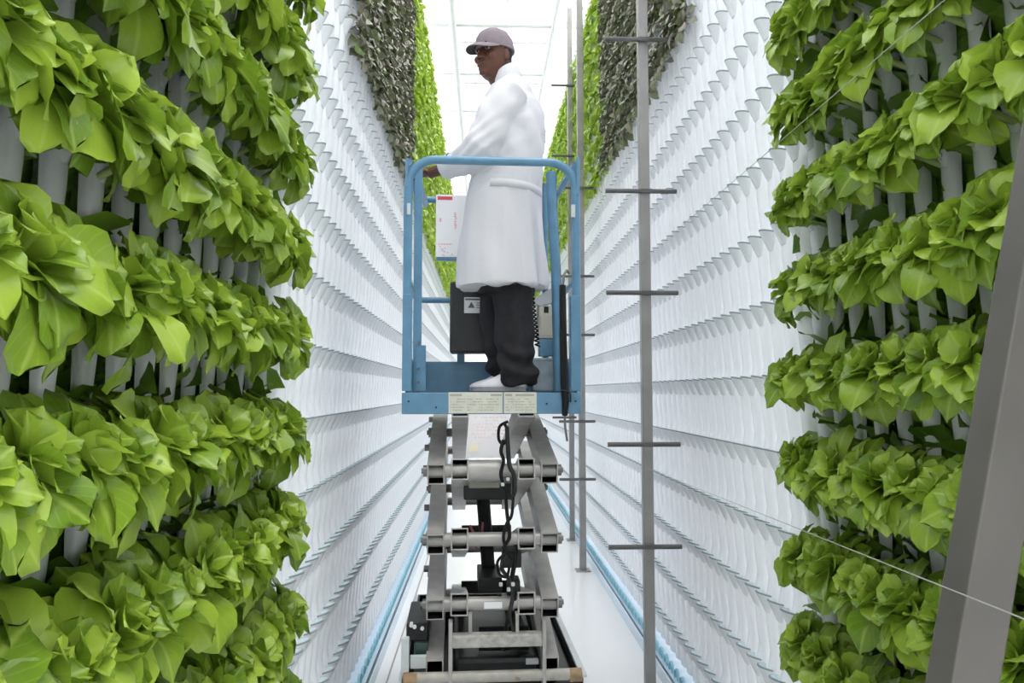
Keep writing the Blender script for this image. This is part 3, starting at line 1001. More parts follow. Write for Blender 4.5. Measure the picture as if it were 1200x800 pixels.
def arm(x, zn, zf, extra_n=0.042, extra_f=0.03):
    a, b = Vector((x, YN, zn)), Vector((x, YFAR, zf))
    d = (b - a).normalized()
    a2, b2 = a - d * extra_n, b + d * extra_f
    Ln = (b2 - a2).length
    Mx = Matrix.Translation(a2) @ basis(d, Vector((0, 0, 1))).to_4x4()
    w, h, t = AW / 2, AH / 2, 0.0055
    o = [(-w, -h), (w, -h), (w, h), (-w, h)]
    i = [(-w + t, -h + t), (w - t, -h + t), (w - t, h - t), (-w + t, h - t)]
    mb = MB()
    vs = []
    for (ring, yy) in ((o, 0), (i, 0), (i, Ln), (o, Ln)):
        vs += [Mx @ Vector((p[0], yy, p[1])) for p in ring]
    fs, fi = [], []
    for k in range(4):
        n = (k + 1) % 4
        fs.append((k, n, 12 + n, 12 + k))                # outside
        fi.append((4 + n, 4 + k, 8 + k, 8 + n))          # inside
        fs.append((n, k, 4 + k, 4 + n))                  # near rim
        fs.append((12 + k, 12 + n, 8 + n, 8 + k))        # far rim
    fi.append((8, 9, 10, 11))                            # far end closed to keep the inside dark
    mb.add(vs, fs)
    mb.add(vs, fi, 1)  # black slot: shade inside the hollow arm, given as colour
    return mb


OX, IX = (-0.231, 0.238), (-0.133, 0.142)
for s in range(4):
    for x in OX:
        lp('scissor_arm', arm(x, LEV[s], LEV[s + 1]), [M_STEEL, M_BLACK])
    for x in IX:
        lp('scissor_arm', arm(x, LEV[s + 1], LEV[s]), [M_STEEL, M_BLACK])


def pin(y, z, r, xa=-0.268, xb=0.276, head=True):
    pn = lp('pivot_pin', MB().cyl((xa, y, z), (xb, y, z), r, 16), M_STEEL)
    if head:
        for e, sg in [q for q in ((xa, -1), (xb, 1)) if abs(q[0]) > 0.2]:
            hm = MB().cyl((e, y, z), (e + sg * 0.016, y, z), 0.024, 12)
            hm.cyl((e + sg * 0.016, y, z), (e + sg * 0.024, y, z), 0.012, 6)
            lp('pin_head', hm, M_PIN, parent=pn)
    return pn


def short_pins(y, z, r):
    pin(y, z, r, -0.268, -0.095)
    pin(y, z, r, 0.104, 0.276)


for k, z in enumerate(LEV):
    if 0 < k < 4:
        pin(YN, z, 0.029)
    if 0 < k < 3:
        pin(YFAR, z, 0.0225)
    else:
        short_pins(YFAR, z, 0.0225)
for s in range(4):
    short_pins((YN + YFAR) / 2, (LEV[s] + LEV[s + 1]) / 2, 0.021)
# extra bolts down the outer face
for k in range(4):
    z = (LEV[k] + LEV[k + 1]) / 2
    for (dy, dz) in ((-0.24, -0.055), (0.24, 0.055)):
        yy = (YN + YFAR) / 2 + dy
        lp('bolt', MB().cyl((-0.268, yy, z + dz), (-0.292, yy, z + dz), 0.015, 8), M_PIN)
# cross members
cs = lp('cross_shaft', MB().cyl((-0.097, YN, LEV[3]), (0.04, YN, LEV[3]), 0.046, 20), M_STEEL)
lp('shaft_block', MB().bbox((-0.095, YN + 0.01, LEV[3] - 0.075), (0.035, YN + 0.14, LEV[3] - 0.02), 0.006), mat('block_grey', (0.22, 0.21, 0.18), 0.5, var=0.1), parent=cs)
lp('cylinder_bracket', MB().bbox((-0.115, 0.16, 1.13), (0.09, 0.42, 1.20), 0.006), M_DARK)
lp('cross_shaft', MB().cyl((-0.097, YN, LEV[2]), (0.107, YN, LEV[2]), 0.024, 18), M_STEEL)
c1 = lp('cross_shaft', MB().cyl((-0.097, YN, LEV[1]), (0.06, YN, LEV[1]), 0.029, 18), M_STEEL)
lab = lp('label_plate', MB().bbox((lx(568), YN - 0.034, lz(714)), (lx(589), YN - 0.028, lz(706.5)), 0.001), M_PAPER, 'small white label', c1)
for z, yy in ((0.895, 0.7), (1.155, 0.7), (0.62, 0.7)):
    lp('cross_plate', MB().bbox((-0.12, yy, z - 0.03), (0.13, yy + 0.02, z + 0.03), 0.003), M_DARK)
# lifting cylinder
lp('lifting_cylinder', MB().tube([(kx(575, 3.4) - 0.0, 0.36, 0.70), (kx(566, 3.4), 0.36, 1.15)], 0.031, 16), M_BLACK, 'black hydraulic lifting cylinder')
lp('cylinder_block', MB().bbox((-0.05, 0.16, 0.735), (0.052, 0.42, 0.80), 0.006), M_DARK)
lp('red_hose', MB().tube([(lx(552), 0.14, lz(622)), (lx(556), 0.12, lz(630)), (lx(553), 0.11, lz(640)), (lx(560), 0.12, lz(648)), (lx(566), 0.14, lz(640)), (lx(568), 0.2, lz(622))], 0.005, 6), mat('dull_red', (0.25, 0.05, 0.06), 0.5), 'dull red hose round the shaft')
# printed sheet behind the top stage, sloping away at its top
def lp3(px, py, D):
    """photograph pixel at depth D -> the lift's own axes"""
    return lift_inv @ P(px, py, D)


lift_inv = (Matrix.Translation(lift.location) @ Matrix.Rotation(LIFT_YAW, 4, 'Z')).inverted()
S0, S1, S2, S3 = lp3(536, 536, 4.36), lp3(590, 536, 4.36), lp3(599, 483, 4.75), lp3(545, 483, 4.75)
sn = (S1 - S0).cross(S3 - S0).normalized()
at = lambda u, v, h=0.0: (S0 * (1 - u) + S1 * u) * (1 - v) + (S3 * (1 - u) + S2 * u) * v + sn * h
m = MB()
m.add([at(0, 0), at(1, 0), at(1, 1), at(0, 1), at(0, 0, -0.004), at(1, 0, -0.004), at(1, 1, -0.004), at(0, 1, -0.004)],
      [(0, 1, 2, 3), (7, 6, 5, 4), (0, 4, 5, 1), (1, 5, 6, 2), (2, 6, 7, 3), (3, 7, 4, 0)])
sh = lp('printed_sheet', m, M_SHEET, 'white sheet with faint pink print hung under the deck')
pr = MB(); r2 = random.Random(9)
for row in range(7):
    u = 0.22
    v = 0.86 - row * 0.075
    while u < 0.9:
        e = u + r2.uniform(0.03, 0.10)
        if r2.random() < 0.7:
            pr.add([at(u, v, 0.0012), at(e, v, 0.0012), at(e, v + 0.035, 0.0012), at(u, v + 0.035, 0.0012)], [(0, 1, 2, 3)])
        u = e + 0.02
lp('print', pr, mat('faint_pink', (0.80, 0.64, 0.61), 0.6), parent=sh)
pr = MB(); pr.add([at(0.22, 0.12, 0.0012), at(0.42, 0.12, 0.0012), at(0.42, 0.3, 0.0012), at(0.22, 0.3, 0.0012)], [(0, 1, 2, 3)])
lp('emblem', pr, mat('tan_print', (0.74, 0.68, 0.52), 0.6), parent=sh)
m = MB()
for u in (0.1, 0.9):
    m.tube([at(u, 1.0), Vector((at(u, 1).x, yf + 0.01, DECK + 0.05))], 0.003, 6)
lp('sheet_cord', m, M_DARK, parent=sh)


# hoses
def smooth_path(pts, n=8):
    pts = [Vector(p) for p in pts]
    out = []
    for i in range(len(pts) - 1):
        p0, p1, p2, p3 = pts[max(i - 1, 0)], pts[i], pts[i + 1], pts[min(i + 2, len(pts) - 1)]
        for j in range(n):
            t = j / n
            out.append(0.5 * ((2 * p1) + (p2 - p0) * t + (2 * p0 - 5 * p1 + 4 * p2 - p3) * t * t + (3 * p1 - p0 - 3 * p2 + p3) * t ** 3))
    out.append(pts[-1])
    return out


H = lambda L_, y: [(lx(a), y, lz(b)) for a, b in L_]
for pth, y, r, mm in (
    ([(596, 494), (586, 500), (585, 515), (591, 520), (596, 508), (592, 497)], 0.02, 0.0065, M_BLACK),
    ([(590, 515), (587, 528), (590, 540), (587, 556), (592, 575), (594, 600), (597, 628), (592, 640), (600, 655)], -0.01, 0.0075, M_BLACK),
    ([(594, 500), (595, 520), (597, 545), (602, 556), (603, 575), (598, 585)], -0.012, 0.0095, M_DARK),
    ([(602, 556), (600, 600), (594, 612), (590, 628), (593, 641), (602, 646)], -0.014, 0.0065, M_BLACK),
    ([(600, 645), (588, 652), (583, 660), (585, 672), (594, 676), (597, 664)], 0.0, 0.006, M_BLACK),
    ([(597, 645), (590, 655), (589, 668), (597, 680), (601, 700), (598, 722), (604, 745)], 0.01, 0.0085, M_DARK),
    ([(606, 640), (604, 660), (600, 690), (606, 715), (600, 740), (590, 765)], 0.03, 0.010, M_BLACK),
    ([(586, 700), (596, 725), (592, 750)], 0.05, 0.008, M_DARK),
):
    lp('hydraulic_hose', MB().tube(smooth_path(H(pth, y)), r, 8), mm)
for a, b in ((587, 565), (593, 559), (585, 682), (594, 688), (599, 682)):
    lp('hose_fitting', MB().bbox((lx(a), -0.02, lz(b + 4)), (lx(a + 4), 0.0, lz(b)), 0.003), M_LIGHTGREY)
lp('valve_block', MB().bbox((lx(590), 0.03, lz(668)), (lx(612), 0.12, lz(646)), 0.006), M_DARK)
lp('valve_block', MB().bbox((lx(596), 0.05, lz(706)), (lx(611), 0.14, lz(684)), 0.006), M_DARK)

# chassis
zc = 0.452
ch = MB()
ch.bbox((-0.372, 0.02, 0.17), (0.372, 1.30, 0.20), 0.004)
ch.bbox((-0.372, 0.02, 0.18), (-0.352, 1.30, 0.432), 0.003)
ch.bbox((0.362, 0.02, 0.18), (0.378, 1.30, 0.432), 0.003)
ch.bbox((-0.372, 1.28, 0.18), (0.372, 1.30, 0.432), 0.003)
ch.bbox((-0.372, 0.0, 0.17), (0.378, 0.02, 0.395), 0.003)
chs = lp('chassis', ch, M_DARK)
lp('side_flange', MB().bbox((0.362, 0.0, 0.432), (0.390, 1.30, 0.446), 0.003), M_LIGHTGREY, 'pale top edge of the chassis', chs)
lp('side_flange', MB().bbox((-0.378, 0.0, 0.42), (-0.362, 1.30, 0.434), 0.003), M_LIGHTGREY, 'pale top edge of the chassis', chs)
lp('corner_bracket', MB().bbox((lx(473), -0.002, lz(786)), (lx(482), 0.03, lz(745)), 0.005), M_LIGHTGREY, 'pale grey corner bracket', chs)
lp('corner_bracket', MB().bbox((lx(483), 0.015, lz(783)), (lx(502), 0.03, lz(767)), 0.004), M_LIGHTGREY, 'pale grey corner bracket', chs)
lp('battery', MB().bbox((lx(487), 0.06, 0.2), (lx(503), 0.40, lz(757)), 0.006), mat('battery_green', (0.03, 0.07, 0.065), 0.4), 'dark green battery')
lp('battery_cover', MB().bbox((lx(477), 0.08, lz(757)), (lx(503), 0.42, lz(736)), 0.008), M_DARK)
for a, b in ((487, 739), (483, 737), (496, 741)):
    lp('terminal', MB().cyl((lx(a), 0.07, lz(b)), (lx(a), 0.10, lz(b)), 0.008, 8), M_PAPER)
cross = lp('cross_tube', MB().cyl((-0.300, -0.01, lz(791)), (0.315, -0.01, lz(791)), 0.0225, 20), mat('worn_tube', (0.40, 0.38, 0.34), 0.4, var=0.15, scale=18, stain=(0.25, 0.16, 0.08)))
lp('tube_end', MB().cyl((-0.355, -0.01, lz(792)), (-0.30, -0.01, lz(792)), 0.0265, 16), M_RUST, 'rusty brown tube end', cross)
lp('tube_end', MB().cyl((0.315, -0.01, lz(792)), (0.365, -0.01, lz(792)), 0.0265, 16), M_RUST, 'rusty brown tube end', cross)
for px in (529.5, 636.5):
    lp('frame_plate', MB().bbox((lx(px) - 0.008, -0.034, 0.17), (lx(px) + 0.008, 0.03, lz(726)), 0.003), M_STEEL)
lp('frame_plate', MB().bbox((lx(550), -0.01, lz(742)), (lx(554), 0.03, lz(718)), 0.002), M_STEEL)
lp('frame_plate', MB().bbox((lx(604), -0.01, lz(742)), (lx(608), 0.03, lz(718)), 0.002), M_STEEL)
lp('frame_bar', MB().bbox((lx(531), -0.03, lz(756)), (lx(635), 0.02, lz(741)), 0.006), mat('scuffed_bar', (0.40, 0.39, 0.36), 0.45, metal=0.2, var=0.25, scale=40))
lp('hydraulic_tank', MB().bbox((-0.155, 0.06, 0.2), (0.20, 0.75, 0.50), 0.02), M_CHAR)
lp('motor', MB().cyl((-0.05, 0.12, 0.56), (0.16, 0.12, 0.56), 0.05, 16), M_DARK)
lp('tool_box', MB().bbox((0.262, 0.05, 0.2), (0.355, 0.9, 0.40), 0.01), M_CHAR)
lp('plastic_scrap', MB().bbox((lx(617), 0.03, lz(783)), (lx(632), 0.04, lz(776)), 0.002), M_LIGHTGREY)
for (x, y) in ((-0.32, 0.16), (0.325, 0.16), (-0.32, 1.14), (0.325, 1.14)):
    wm = MB().cyl((x - 0.045, y, 0.115), (x + 0.045, y, 0.115), 0.115, 24)
    wh = lp('wheel', wm, M_BLACK)
    sg = -1 if x < 0 else 1
    lp('hub', MB().cyl((x + sg * 0.045, y, 0.115), (x + sg * 0.052, y, 0.115), 0.05, 14), M_LIGHTGREY, parent=wh)
    lp('axle', MB().cyl((x - sg * 0.045, y, 0.115), (x - sg * 0.09, y, 0.2), 0.02, 10), M_DARK, parent=wh)

# ------------------------------------------------------------------ the man
MD = 3.42
MS = MD / F_PX


def mp(px, py, dy=0.0):
    p = P(px, py, MD)
    return Vector((p.x, MD + dy, p.z))


man = thing('person', 'man in white lab coat, grey cap and dark trousers gripping the lift rail', 'person', (mp(595, 458).x, MD, DECK))
MO = Vector(man.location)


def man_part(name, mb, m, label=None, voxel=None, smooth=6, fold=None, parent=man):
    """local to the man; with voxel: one closed skin grown over the joined shapes"""
    mb.v = [tuple(Vector(p) - MO) for p in mb.v]
    o = mb.build(name, m, parent, label=label)
    if voxel:
        rm = o.modifiers.new('r', 'REMESH'); rm.mode = 'VOXEL'; rm.voxel_size = voxel; rm.use_smooth_shade = True
        if smooth:
            sm = o.modifiers.new('s', 'SMOOTH'); sm.factor = 0.5; sm.iterations = smooth
        dg = bpy.context.evaluated_depsgraph_get()
        me = bpy.data.meshes.new_from_object(o.evaluated_get(dg))
        o.modifiers.clear()
        o.data = me
        if fold:
            n = len(me.vertices)
            co = np.empty(n * 3, np.float32); me.vertices.foreach_get('co', co); co = co.reshape(-1, 3)
            nr = np.empty(n * 3, np.float32); me.vertices.foreach_get('normal', nr); nr = nr.reshape(-1, 3)
            co = co + nr * fold(co)[:, None]
            me.vertices.foreach_set('co', co.ravel())
        me.polygons.foreach_set('use_smooth', [True] * len(me.polygons))
        me.update()
    return o


TA = R(33)                                   # torso: faces the far-left of the aisle
FWD = Vector((-math.cos(TA), math.sin(TA), 0))
LFT = Vector((-math.sin(TA), -math.cos(TA), 0))


def ell(c, w, d, n=28, tilt=0.0, ft=0.0):
    f, l = FWD, LFT
    return [c + l * (w * math.cos(2 * math.pi * k / n)) + f * (d * math.sin(2 * math.pi * k / n)) + Vector((0, 0, tilt * math.cos(2 * math.pi * k / n) - ft * math.sin(2 * math.pi * k / n))) for k in range(n)]


def limb(mb, pts, rad, n=16):
    path = smooth_path(pts, 5)
    rr = []
    m = len(pts) - 1
    for i in range(len(path)):
        t = i / 5
        k = min(int(t), m - 1)
        u = t - k
        rr.append(rad[k] * (1 - u) + rad[k + 1] * u)
    mb.tube(path, rr, n)


HD = R(46)                                   # head turned towards the lens
HF = Vector((-math.cos(HD), -math.sin(HD), 0.0))
HL = Vector((0, 0, 1)).cross(HF)             # his left
HC = mp(579, 67, -0.01)
SH_L, SH_R = mp(596, 121, -0.15), mp(612, 121, 0.16)
EL_L, WR_L = mp(560, 190, -0.19), mp(523, 202, -0.08)
HAND = mp(501, 205, -0.03)
EL_R, WR_R = mp(606, 192, 0.20), mp(590, 246, 0.17)


def head_rings(mb):
    """a head as rings from chin to crown, in head axes"""
    prof = [  # z, forward extent, back extent, half width, face flatness
        (-0.118, 0.055, -0.010, 0.022), (-0.112, 0.072, 0.005, 0.036), (-0.098, 0.083, 0.022, 0.047), (-0.080, 0.086, 0.045, 0.055), (-0.060, 0.087, 0.066, 0.061),
        (-0.040, 0.087, 0.080, 0.066), (-0.018, 0.086, 0.090, 0.069), (0.004, 0.084, 0.096, 0.071), (0.026, 0.090, 0.099, 0.073), (0.050, 0.090, 0.100, 0.074),
        (0.075, 0.078, 0.094, 0.070), (0.098, 0.055, 0.075, 0.056), (0.112, 0.028, 0.045, 0.034), (0.117, 0.006, 0.012, 0.010)]
    rings = []
    n = 32
    for z, fw, bk, hw in prof:
        r = []
        for k in range(n):
            a = 2 * math.pi * k / n
            c, s = math.cos(a), math.sin(a)
            ex = fw if c > 0 else bk
            r.append(HC + HF * (ex * (abs(c) ** 0.9) * (1 if c > 0 else -1)) + HL * (hw * s) + Vector((0, 0, z)))
        rings.append(r)
    mb.loft(rings)


def blob(mb, c, r, n=12):
    rings = []
    for i in range(1, n):
        a = math.pi * i / n
        rings.append([c + HF * (r[0] * math.sin(a) * math.cos(2 * math.pi * k / 12)) + HL * (r[1] * math.sin(a) * math.sin(2 * math.pi * k / 12)) + Vector((0, 0, r[2] * math.cos(a))) for k in range(12)])
    mb.loft(rings[::-1])


hp = lambda f, l, z: HC + HF * f + HL * l + Vector((0, 0, z))
body = MB()
head_rings(body)
# nose, brow, lips, cheeks, ears
body.tube([hp(0.083, 0, 0.006), hp(0.093, 0, -0.014), hp(0.101, 0, -0.029), hp(0.096, 0, -0.038)], [0.009, 0.010, 0.0125, 0.010], 10)
for s in (-1, 1):
    blob(body, hp(0.093, s * 0.013, -0.036), (0.012, 0.010, 0.009))
    blob(body, hp(0.078, s * 0.032, 0.020), (0.014, 0.024, 0.010))
    blob(body, hp(0.066, s * 0.043, -0.030), (0.020, 0.016, 0.020))
    blob(body, hp(-0.008, s * 0.074, -0.012), (0.017, 0.009, 0.030))
blob(body, hp(0.090, 0, -0.060), (0.011, 0.027, 0.007))
blob(body, hp(0.088, 0, -0.073), (0.012, 0.025, 0.008))
blob(body, hp(0.076, 0, -0.103), (0.014, 0.022, 0.014))
limb(body, [hp(-0.012, 0, -0.06), mp(590, 100, 0.0), mp(597, 112, 0.01)], [0.056, 0.056, 0.070])
# trunk and limbs under the clothes
tz = [(112, 0.10, 0.06, 600), (120, 0.14, 0.075, 602), (150, 0.155, 0.11, 600), (200, 0.145, 0.105, 594), (240, 0.150, 0.11, 591), (280, 0.165, 0.12, 591), (315, 0.155, 0.12, 592)]
body.loft([ell(mp(cx, py), w, d) for py, w, d, cx in tz][::-1])
HIP_L, HIP_R = mp(602, 312, -0.075), mp(584, 312, 0.085)
KN_L, KN_R = mp(602, 385, -0.095), mp(586, 385, 0.075)
AN_L, AN_R = mp(606, 444, -0.10), mp(594, 444, 0.09)
limb(body, [HIP_L, KN_L, AN_L], [0.080, 0.055, 0.038])
limb(body, [HIP_R, KN_R, AN_R], [0.080, 0.055, 0.038])
limb(body, [SH_L.lerp(EL_L, 0.15), EL_L, WR_L, HAND + Vector((0.012, 0, 0.0))], [0.045, 0.038, 0.026, 0.026])
limb(body, [SH_R.lerp(EL_R, 0.18) + Vector((-0.01, -0.02, 0)), EL_R, WR_R], [0.042, 0.036, 0.026])


def hand(mb, wrist, palm_dir, up, grip=True, sgn=1):
    """palm and five fingers; the fingers bend down over what they hold"""
    f = palm_dir.normalized()
    u = (up - f * up.dot(f)).normalized()
    l = u.cross(f)
    c = wrist + f * 0.045
    rings = []
    for t, w, h in ((-0.045, 0.024, 0.020), (-0.02, 0.033, 0.018), (0.015, 0.041, 0.016), (0.04, 0.040, 0.013)):
        rings.append([c + f * t + l * (w * math.cos(2 * math.pi * k / 14)) + u * (h * math.sin(2 * math.pi * k / 14)) for k in range(14)])
    mb.loft(rings)
    for i, (off, ln_) in enumerate(((-0.030, 0.062), (-0.010, 0.074), (0.010, 0.080), (0.030, 0.072))):
        a = c + f * 0.035 + l * off * 1.05
        if grip:
            p = [a, a + f * ln_ * 0.38 + u * 0.004, a + f * ln_ * 0.55 - u * 0.022, a + f * ln_ * 0.42 - u * 0.045]
        else:
            p = [a, a + f * ln_ * 0.45 - u * 0.004, a + f * ln_ * 0.8 - u * 0.016, a + f * ln_ * 0.98 - u * 0.03]
        limb(mb, p, [0.0098, 0.0092, 0.0085, 0.0072], 8)
    a = c - f * 0.020 + l * sgn * 0.030
    limb(mb, [a, a + f * 0.022 + l * sgn * 0.020 - u * 0.012, a + f * 0.045 + l * sgn * 0.022 - u * 0.030, a + f * 0.058 + l * sgn * 0.012 - u * 0.042], [0.014, 0.0125, 0.0105, 0.0085], 8)


hand(body, HAND + Vector((0.020, 0, 0.004)), Vector((-1, 0.12, -0.10)), Vector((0, 0, 1)), True, 1)
hand(body, WR_R + Vector((0, 0, -0.01)), Vector((-0.25, 0, -1)), Vector((-0.4, 1, 0)), False, -1)
man_part('body', body, M_SKIN, voxel=0.0045, smooth=3)

# face details
for s in (-1, 1):
    e = MB(); blob(e, hp(0.0745, s * 0.030, 0.004), (0.0100, 0.0125, 0.0065))
    ey = man_part('eye', e, M_EYE)
    e = MB(); blob(e, hp(0.0812, s * 0.0305 + 0.001, 0.004), (0.0042, 0.0058, 0.0060))
    man_part('iris', e, M_IRIS, parent=ey)
    e = MB(); e.tube([hp(0.090, s * 0.014, 0.024), hp(0.090, s * 0.030, 0.030), hp(0.078, s * 0.046, 0.024)], [0.003, 0.0045, 0.003], 6)
    man_part('eyebrow', e, M_HAIR)
e = MB()
e.tube([hp(0.084, -0.026, -0.066), hp(0.0995, -0.010, -0.0645), hp(0.1005, 0, -0.066), hp(0.0995, 0.010, -0.0645), hp(0.084, 0.026, -0.066)], [0.002, 0.0045, 0.0045, 0.0045, 0.002], 8)
man_part('lips', e, M_LIP)
hr = MB()
rings = []
for z, ex, hw in ((-0.042, 0.080, 0.056), (-0.02, 0.0925, 0.0715), (0.01, 0.099, 0.0745), (0.04, 0.102, 0.0765), (0.06, 0.102, 0.0765)):
    rings.append([hp(ex * math.cos(a) * (1 if math.cos(a) < 0 else 0.25), hw * math.sin(a), z) for a in [2 * math.pi * k / 28 for k in range(28)]])
hr.loft(rings)
man_part('hair', hr, M_HAIR, 'short black hair under the cap')

# cap
TILT = Matrix.Rotation(R(5), 3, HL)
cp = lambda f, l, z: HC + TILT @ (HF * f + HL * l + Vector((0, 0, z)))
cap = MB()
rings = []
for t in np.linspace(0, 1, 9):
    a = t * math.pi / 2 * 0.985
    z = 0.026 + 0.098 * math.sin(a) ** 0.95
    k = math.cos(a) ** 0.62
    rings.append([cp((0.100 if math.cos(q) > 0 else 0.110) * k * math.cos(q) - 0.004, 0.0835 * k * math.sin(q), z - (0.012 if t == 0 else 0.0) * 0) for q in [2 * math.pi * j / 36 for j in range(36)]])
cap.loft(rings)
co = man_part('cap', cap, M_CAP, 'grey baseball cap')
br = MB()
top, bot = [], []
nb_, ns = 14, 6
for j in range(ns + 1):
    t = j / ns
    rt, rbm = [], []
    for i in range(nb_ + 1):
        u = -1 + 2 * i / nb_
        ang = u * R(66)
        base = Vector((0.093 * math.cos(ang), 0.080 * math.sin(ang)))
        ext = 0.074 * math.sqrt(max(0, 1 - (abs(u) ** 2.6)))
        f = base.x + ext * t
        l = base.y * (1 + 0.02 * t)
        e = ext / 0.074 * t
        z = 0.036 - 0.020 * e * e - 0.012 * u * u - 0.022 * u * u * e - 0.006 * e
        rt.append(cp(f, l, z)); rbm.append(cp(f, l, z - 0.005))
    top.append(rt); bot.append(rbm)
n1 = nb_ + 1
grid = lambda g: [p for r in g for p in r]
fq = [(j * n1 + i, (j + 1) * n1 + i, (j + 1) * n1 + i + 1, j * n1 + i + 1) for j in range(ns) for i in range(nb_)]
br.add(grid(top), fq, 0, True)
br.add(grid(bot), [f[::-1] for f in fq], 1, True)
rim = [j * n1 for j in range(ns + 1)] + [ns * n1 + i for i in range(1, n1)] + [j * n1 + nb_ for j in range(ns - 1, -1, -1)]
tv, bv = grid(top), grid(bot)
m_ = len(rim)
br.add([tv[i] for i in rim] + [bv[i] for i in rim], [(i, i + 1, m_ + i + 1, m_ + i) for i in range(m_ - 1)], 0)
man_part('brim', br, [M_CAP, M_CAPDARK], parent=co)
bt = MB(); blob(bt, cp(-0.004, 0, 0.124), (0.008, 0.008, 0.005))
man_part('button', bt, M_CAP, parent=co)
bd = MB()
rings = []
for z in (0.022, 0.040):
    rings.append([cp((0.1005 if math.cos(q) > 0 else 0.1115) * math.cos(q) - 0.004, 0.0845 * math.sin(q), z) for q in [2 * math.pi * j / 36 for j in range(36)]])
bd.loft(rings)
man_part('band', bd, M_CAP, parent=co)

# coat
ct = MB()
# py, half width across, half depth, centre px
cr = [(338, 0.252, 0.200, 589, -0.012), (322, 0.246, 0.196, 589, -0.008), (300, 0.238, 0.188, 589, 0), (275, 0.226, 0.178, 589.5, 0), (250, 0.214, 0.168, 590, 0), (225, 0.200, 0.158, 592, 0), (200, 0.196, 0.153, 595, 0),
      (175, 0.198, 0.150, 598, 0), (150, 0.200, 0.142, 600.5, 0), (132, 0.200, 0.126, 602, 0), (120, 0.192, 0.108, 602, 0), (111, 0.160, 0.088, 601, 0), (104, 0.110, 0.074, 599, 0), (98, 0.072, 0.066, 595.5, 0), (92, 0.062, 0.062, 593, 0)]
ct.loft([ell(mp(cx, py), w, d, tilt=tl, ft=0.03 if py < 108 else 0.0) for py, w, d, cx, tl in cr])
limb(ct, [SH_L + Vector((0.01, 0.02, 0.004)), (SH_L + EL_L) / 2 + Vector((-0.002, 0, 0)), EL_L + Vector((0.012, 0, 0.004)), (EL_L + WR_L) / 2 + Vector((0.02, 0, -0.005)), WR_L + Vector((0.014, 0, 0))], [0.082, 0.084, 0.078, 0.066, 0.050], 20)
limb(ct, [SH_R, EL_R, WR_R + Vector((0, 0, 0.02))], [0.078, 0.070, 0.052], 20)


def coat_folds(co):
    x, y, z = co[:, 0], co[:, 1], co[:, 2]
    low = np.clip((1.10 - z) / 0.6, 0, 1)
    ang = np.arctan2(y, x)
    f = low * (0.0070 * np.sin(ang * 7 + 1.6 * np.sin(z * 3.1)) + 0.0025 * np.sin(ang * 17 + z * 6))
    up = np.clip((z - 0.9) / 0.3, 0, 1)
    f += up * (0.0030 * np.sin(36 * z + 44 * x + 2 * np.sin(14 * y)) + 0.0012 * np.sin(70 * z - 60 * x + 1.3))
    f += 0.0028 * np.sin(16 * z + 30 * x + 18 * y)
    # creases round the bent elbow and the waist
    el = np.array(EL_L - MO)
    dd = np.sqrt(((co - el) ** 2).sum(1))
    f += np.exp(-(dd / 0.12) ** 2) * 0.005 * np.sin(110 * (z - el[2]) - 90 * (x - el[0]))
    return f.astype(np.float32)


coat = man_part('lab_coat', ct, M_COAT, 'loose white lab coat', voxel=0.0075, smooth=5, fold=coat_folds)
# collar, cuff, half belt
cl = MB()
rings = []
for py, w, d, cx, ft in ((104, 0.086, 0.066, 596.5, 0.012), (98, 0.078, 0.068, 595.5, 0.03), (89, 0.070, 0.066, 592.5, 0.042), (88, 0.066, 0.062, 592.5, 0.042), (94, 0.060, 0.056, 594, 0.04)):
    rings.append(ell(mp(cx, py), w, d, 32, ft=ft))
cl.loft(rings, cap=False)
man_part('collar', cl, M_COAT, parent=coat)
cf = MB()
cdir = (WR_L - EL_L).normalized()
e1 = cdir.orthogonal().normalized(); e2 = cdir.cross(e1)
rg = []
for t, r in ((-0.035, 0.056), (0.0, 0.053), (0.02, 0.0525), (0.022, 0.048), (-0.03, 0.046)):
    cc = WR_L + Vector((0.010, 0, 0)) + cdir * t
    rg.append([cc + (e1 * math.cos(q) + e2 * math.sin(q)) * r for q in [2 * math.pi * j / 24 for j in range(24)]])
cf.loft(rg, cap=False)
man_part('cuff', cf, M_COAT, parent=coat)
hb_ = MB()
rings = []
for py, g in ((231, -0.004), (230.5, 0.0005), (222.5, 0.0005), (222, -0.004)):
    t = (py - 200) / 50
    w, d, cx = 0.196 + (0.214 - 0.196) * t, 0.153 + (0.168 - 0.153) * t, 595 - 5 * t
    ring = ell(mp(cx, py), w + g, d + g, 48)
    rings.append([ring[i % 48] for i in range(26, 47)])
vs = [p for r in rings for p in r]
nn = len(rings[0])
hb_.add(vs, [(a * nn + i, a * nn + i + 1, (a + 1) * nn + i + 1, (a + 1) * nn + i) for a in range(3) for i in range(nn - 1)], 0, True)
man_part('half_belt', hb_, M_COAT, parent=coat)

# trousers
tr_ = MB()
tr_.loft([ell(mp(cx, py), w, d) for py, w, d, cx in ((345, 0.150, 0.125, 593), (325, 0.170, 0.135, 592), (295, 0.172, 0.135, 591), (255, 0.158, 0.120, 591))])
limb(tr_, [mp(598, 305, -0.05), mp(600, 350, -0.07), mp(602, 385, -0.085), mp(604, 418, -0.095), mp(608, 452, -0.10)], [0.085, 0.094, 0.088, 0.088, 0.082], 22)
limb(tr_, [mp(586, 305, 0.06), mp(585, 350, 0.08), KN_R, mp(591, 418, 0.085), mp(596, 452, 0.09)], [0.085, 0.094, 0.086, 0.084, 0.078], 22)


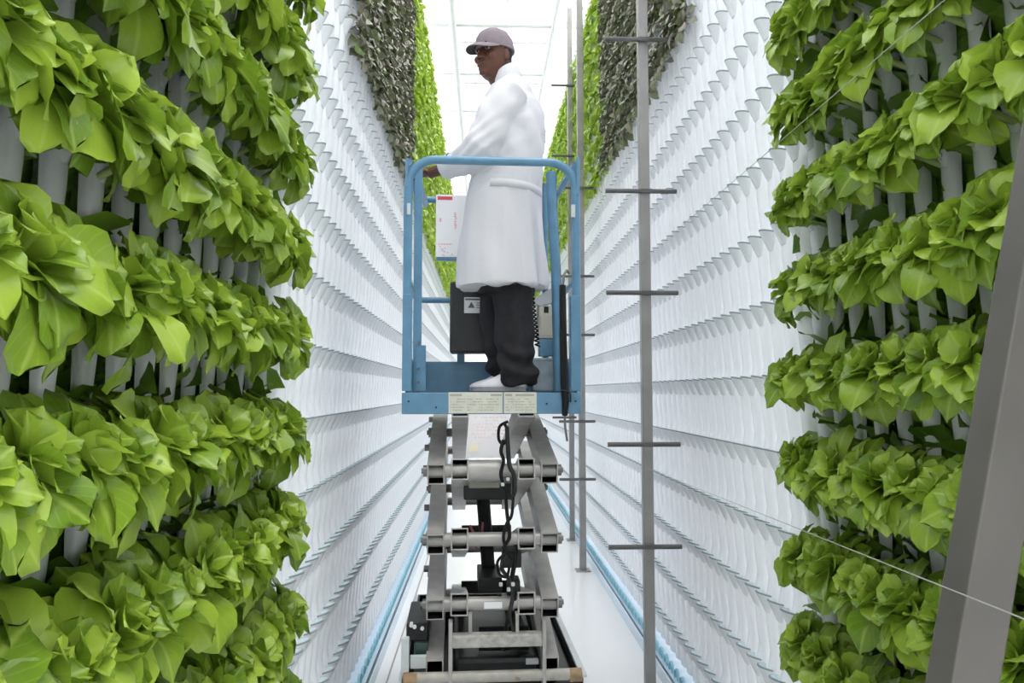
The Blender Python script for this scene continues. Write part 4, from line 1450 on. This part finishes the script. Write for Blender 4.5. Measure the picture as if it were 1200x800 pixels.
def trouser_folds(co):
    x, y, z = co[:, 0], co[:, 1], co[:, 2]
    lo = np.exp(-((z - 0.10) / 0.10) ** 2)
    f = lo * 0.011 * np.sin(75 * z + 22 * x + 2 * np.sin(20 * y))
    f += 0.005 * np.sin(26 * z - 38 * x + 9 * y) + 0.003 * np.sin(60 * x + 20 * z)
    return f.astype(np.float32)


man_part('trousers', tr_, M_TROUSER, 'baggy charcoal trousers', voxel=0.008, smooth=4, fold=trouser_folds)


def shoe(toe_px, heel_px, dy, lab):
    a, b = mp(heel_px, 457, dy), mp(toe_px, 457, dy)
    z0 = DECK + 0.0
    ln_ = (b - a).length
    d = Vector((-1, 0.05, 0)).normalized()
    l = Vector((d.y, -d.x, 0))
    up = MB()
    rings = []
    for t, hw, top in ((0.0, 0.022, 0.045), (0.03, 0.036, 0.075), (0.12, 0.040, 0.090), (0.30, 0.041, 0.095), (0.48, 0.041, 0.078), (0.65, 0.046, 0.056), (0.82, 0.046, 0.044), (0.94, 0.034, 0.034), (1.0, 0.012, 0.024)):
        c = a + d * (t * ln_)
        r = []
        for k in range(18):
            q = 2 * math.pi * k / 18
            cz = math.sin(q)
            zz = z0 + 0.014 + (max(cz, -0.25) + 0.25) / 1.25 * (top - 0.012)
            r.append(Vector((c.x, c.y, 0)) + l * (hw * math.copysign(abs(math.cos(q)) ** 0.8, math.cos(q))) + Vector((0, 0, zz)))
        rings.append(r)
    up.loft(rings)
    s_ = man_part('shoe', up, M_SHOE, lab)
    so = MB()
    out = []
    for t, hw in ((-0.005, 0.015), (0.03, 0.038), (0.15, 0.042), (0.4, 0.042), (0.65, 0.049), (0.82, 0.049), (0.95, 0.037), (1.01, 0.012)):
        out.append((t, hw))
    loop = [(t, hw) for t, hw in out] + [(t, -hw) for t, hw in reversed(out)]
    lo = [Vector((a.x, a.y, 0)) + d * (t * ln_) + l * hw + Vector((0, 0, z0 - 0.004 + 0.004)) for t, hw in loop]
    hi = [p + Vector((0, 0, 0.018)) for p in lo]
    so.loft([lo, hi], smooth=False)
    man_part('sole', so, M_SOLE, parent=s_)


shoe(555, 616, -0.105, 'white shoe with a grey sole')
shoe(550, 607, 0.085, 'white shoe with a grey sole')
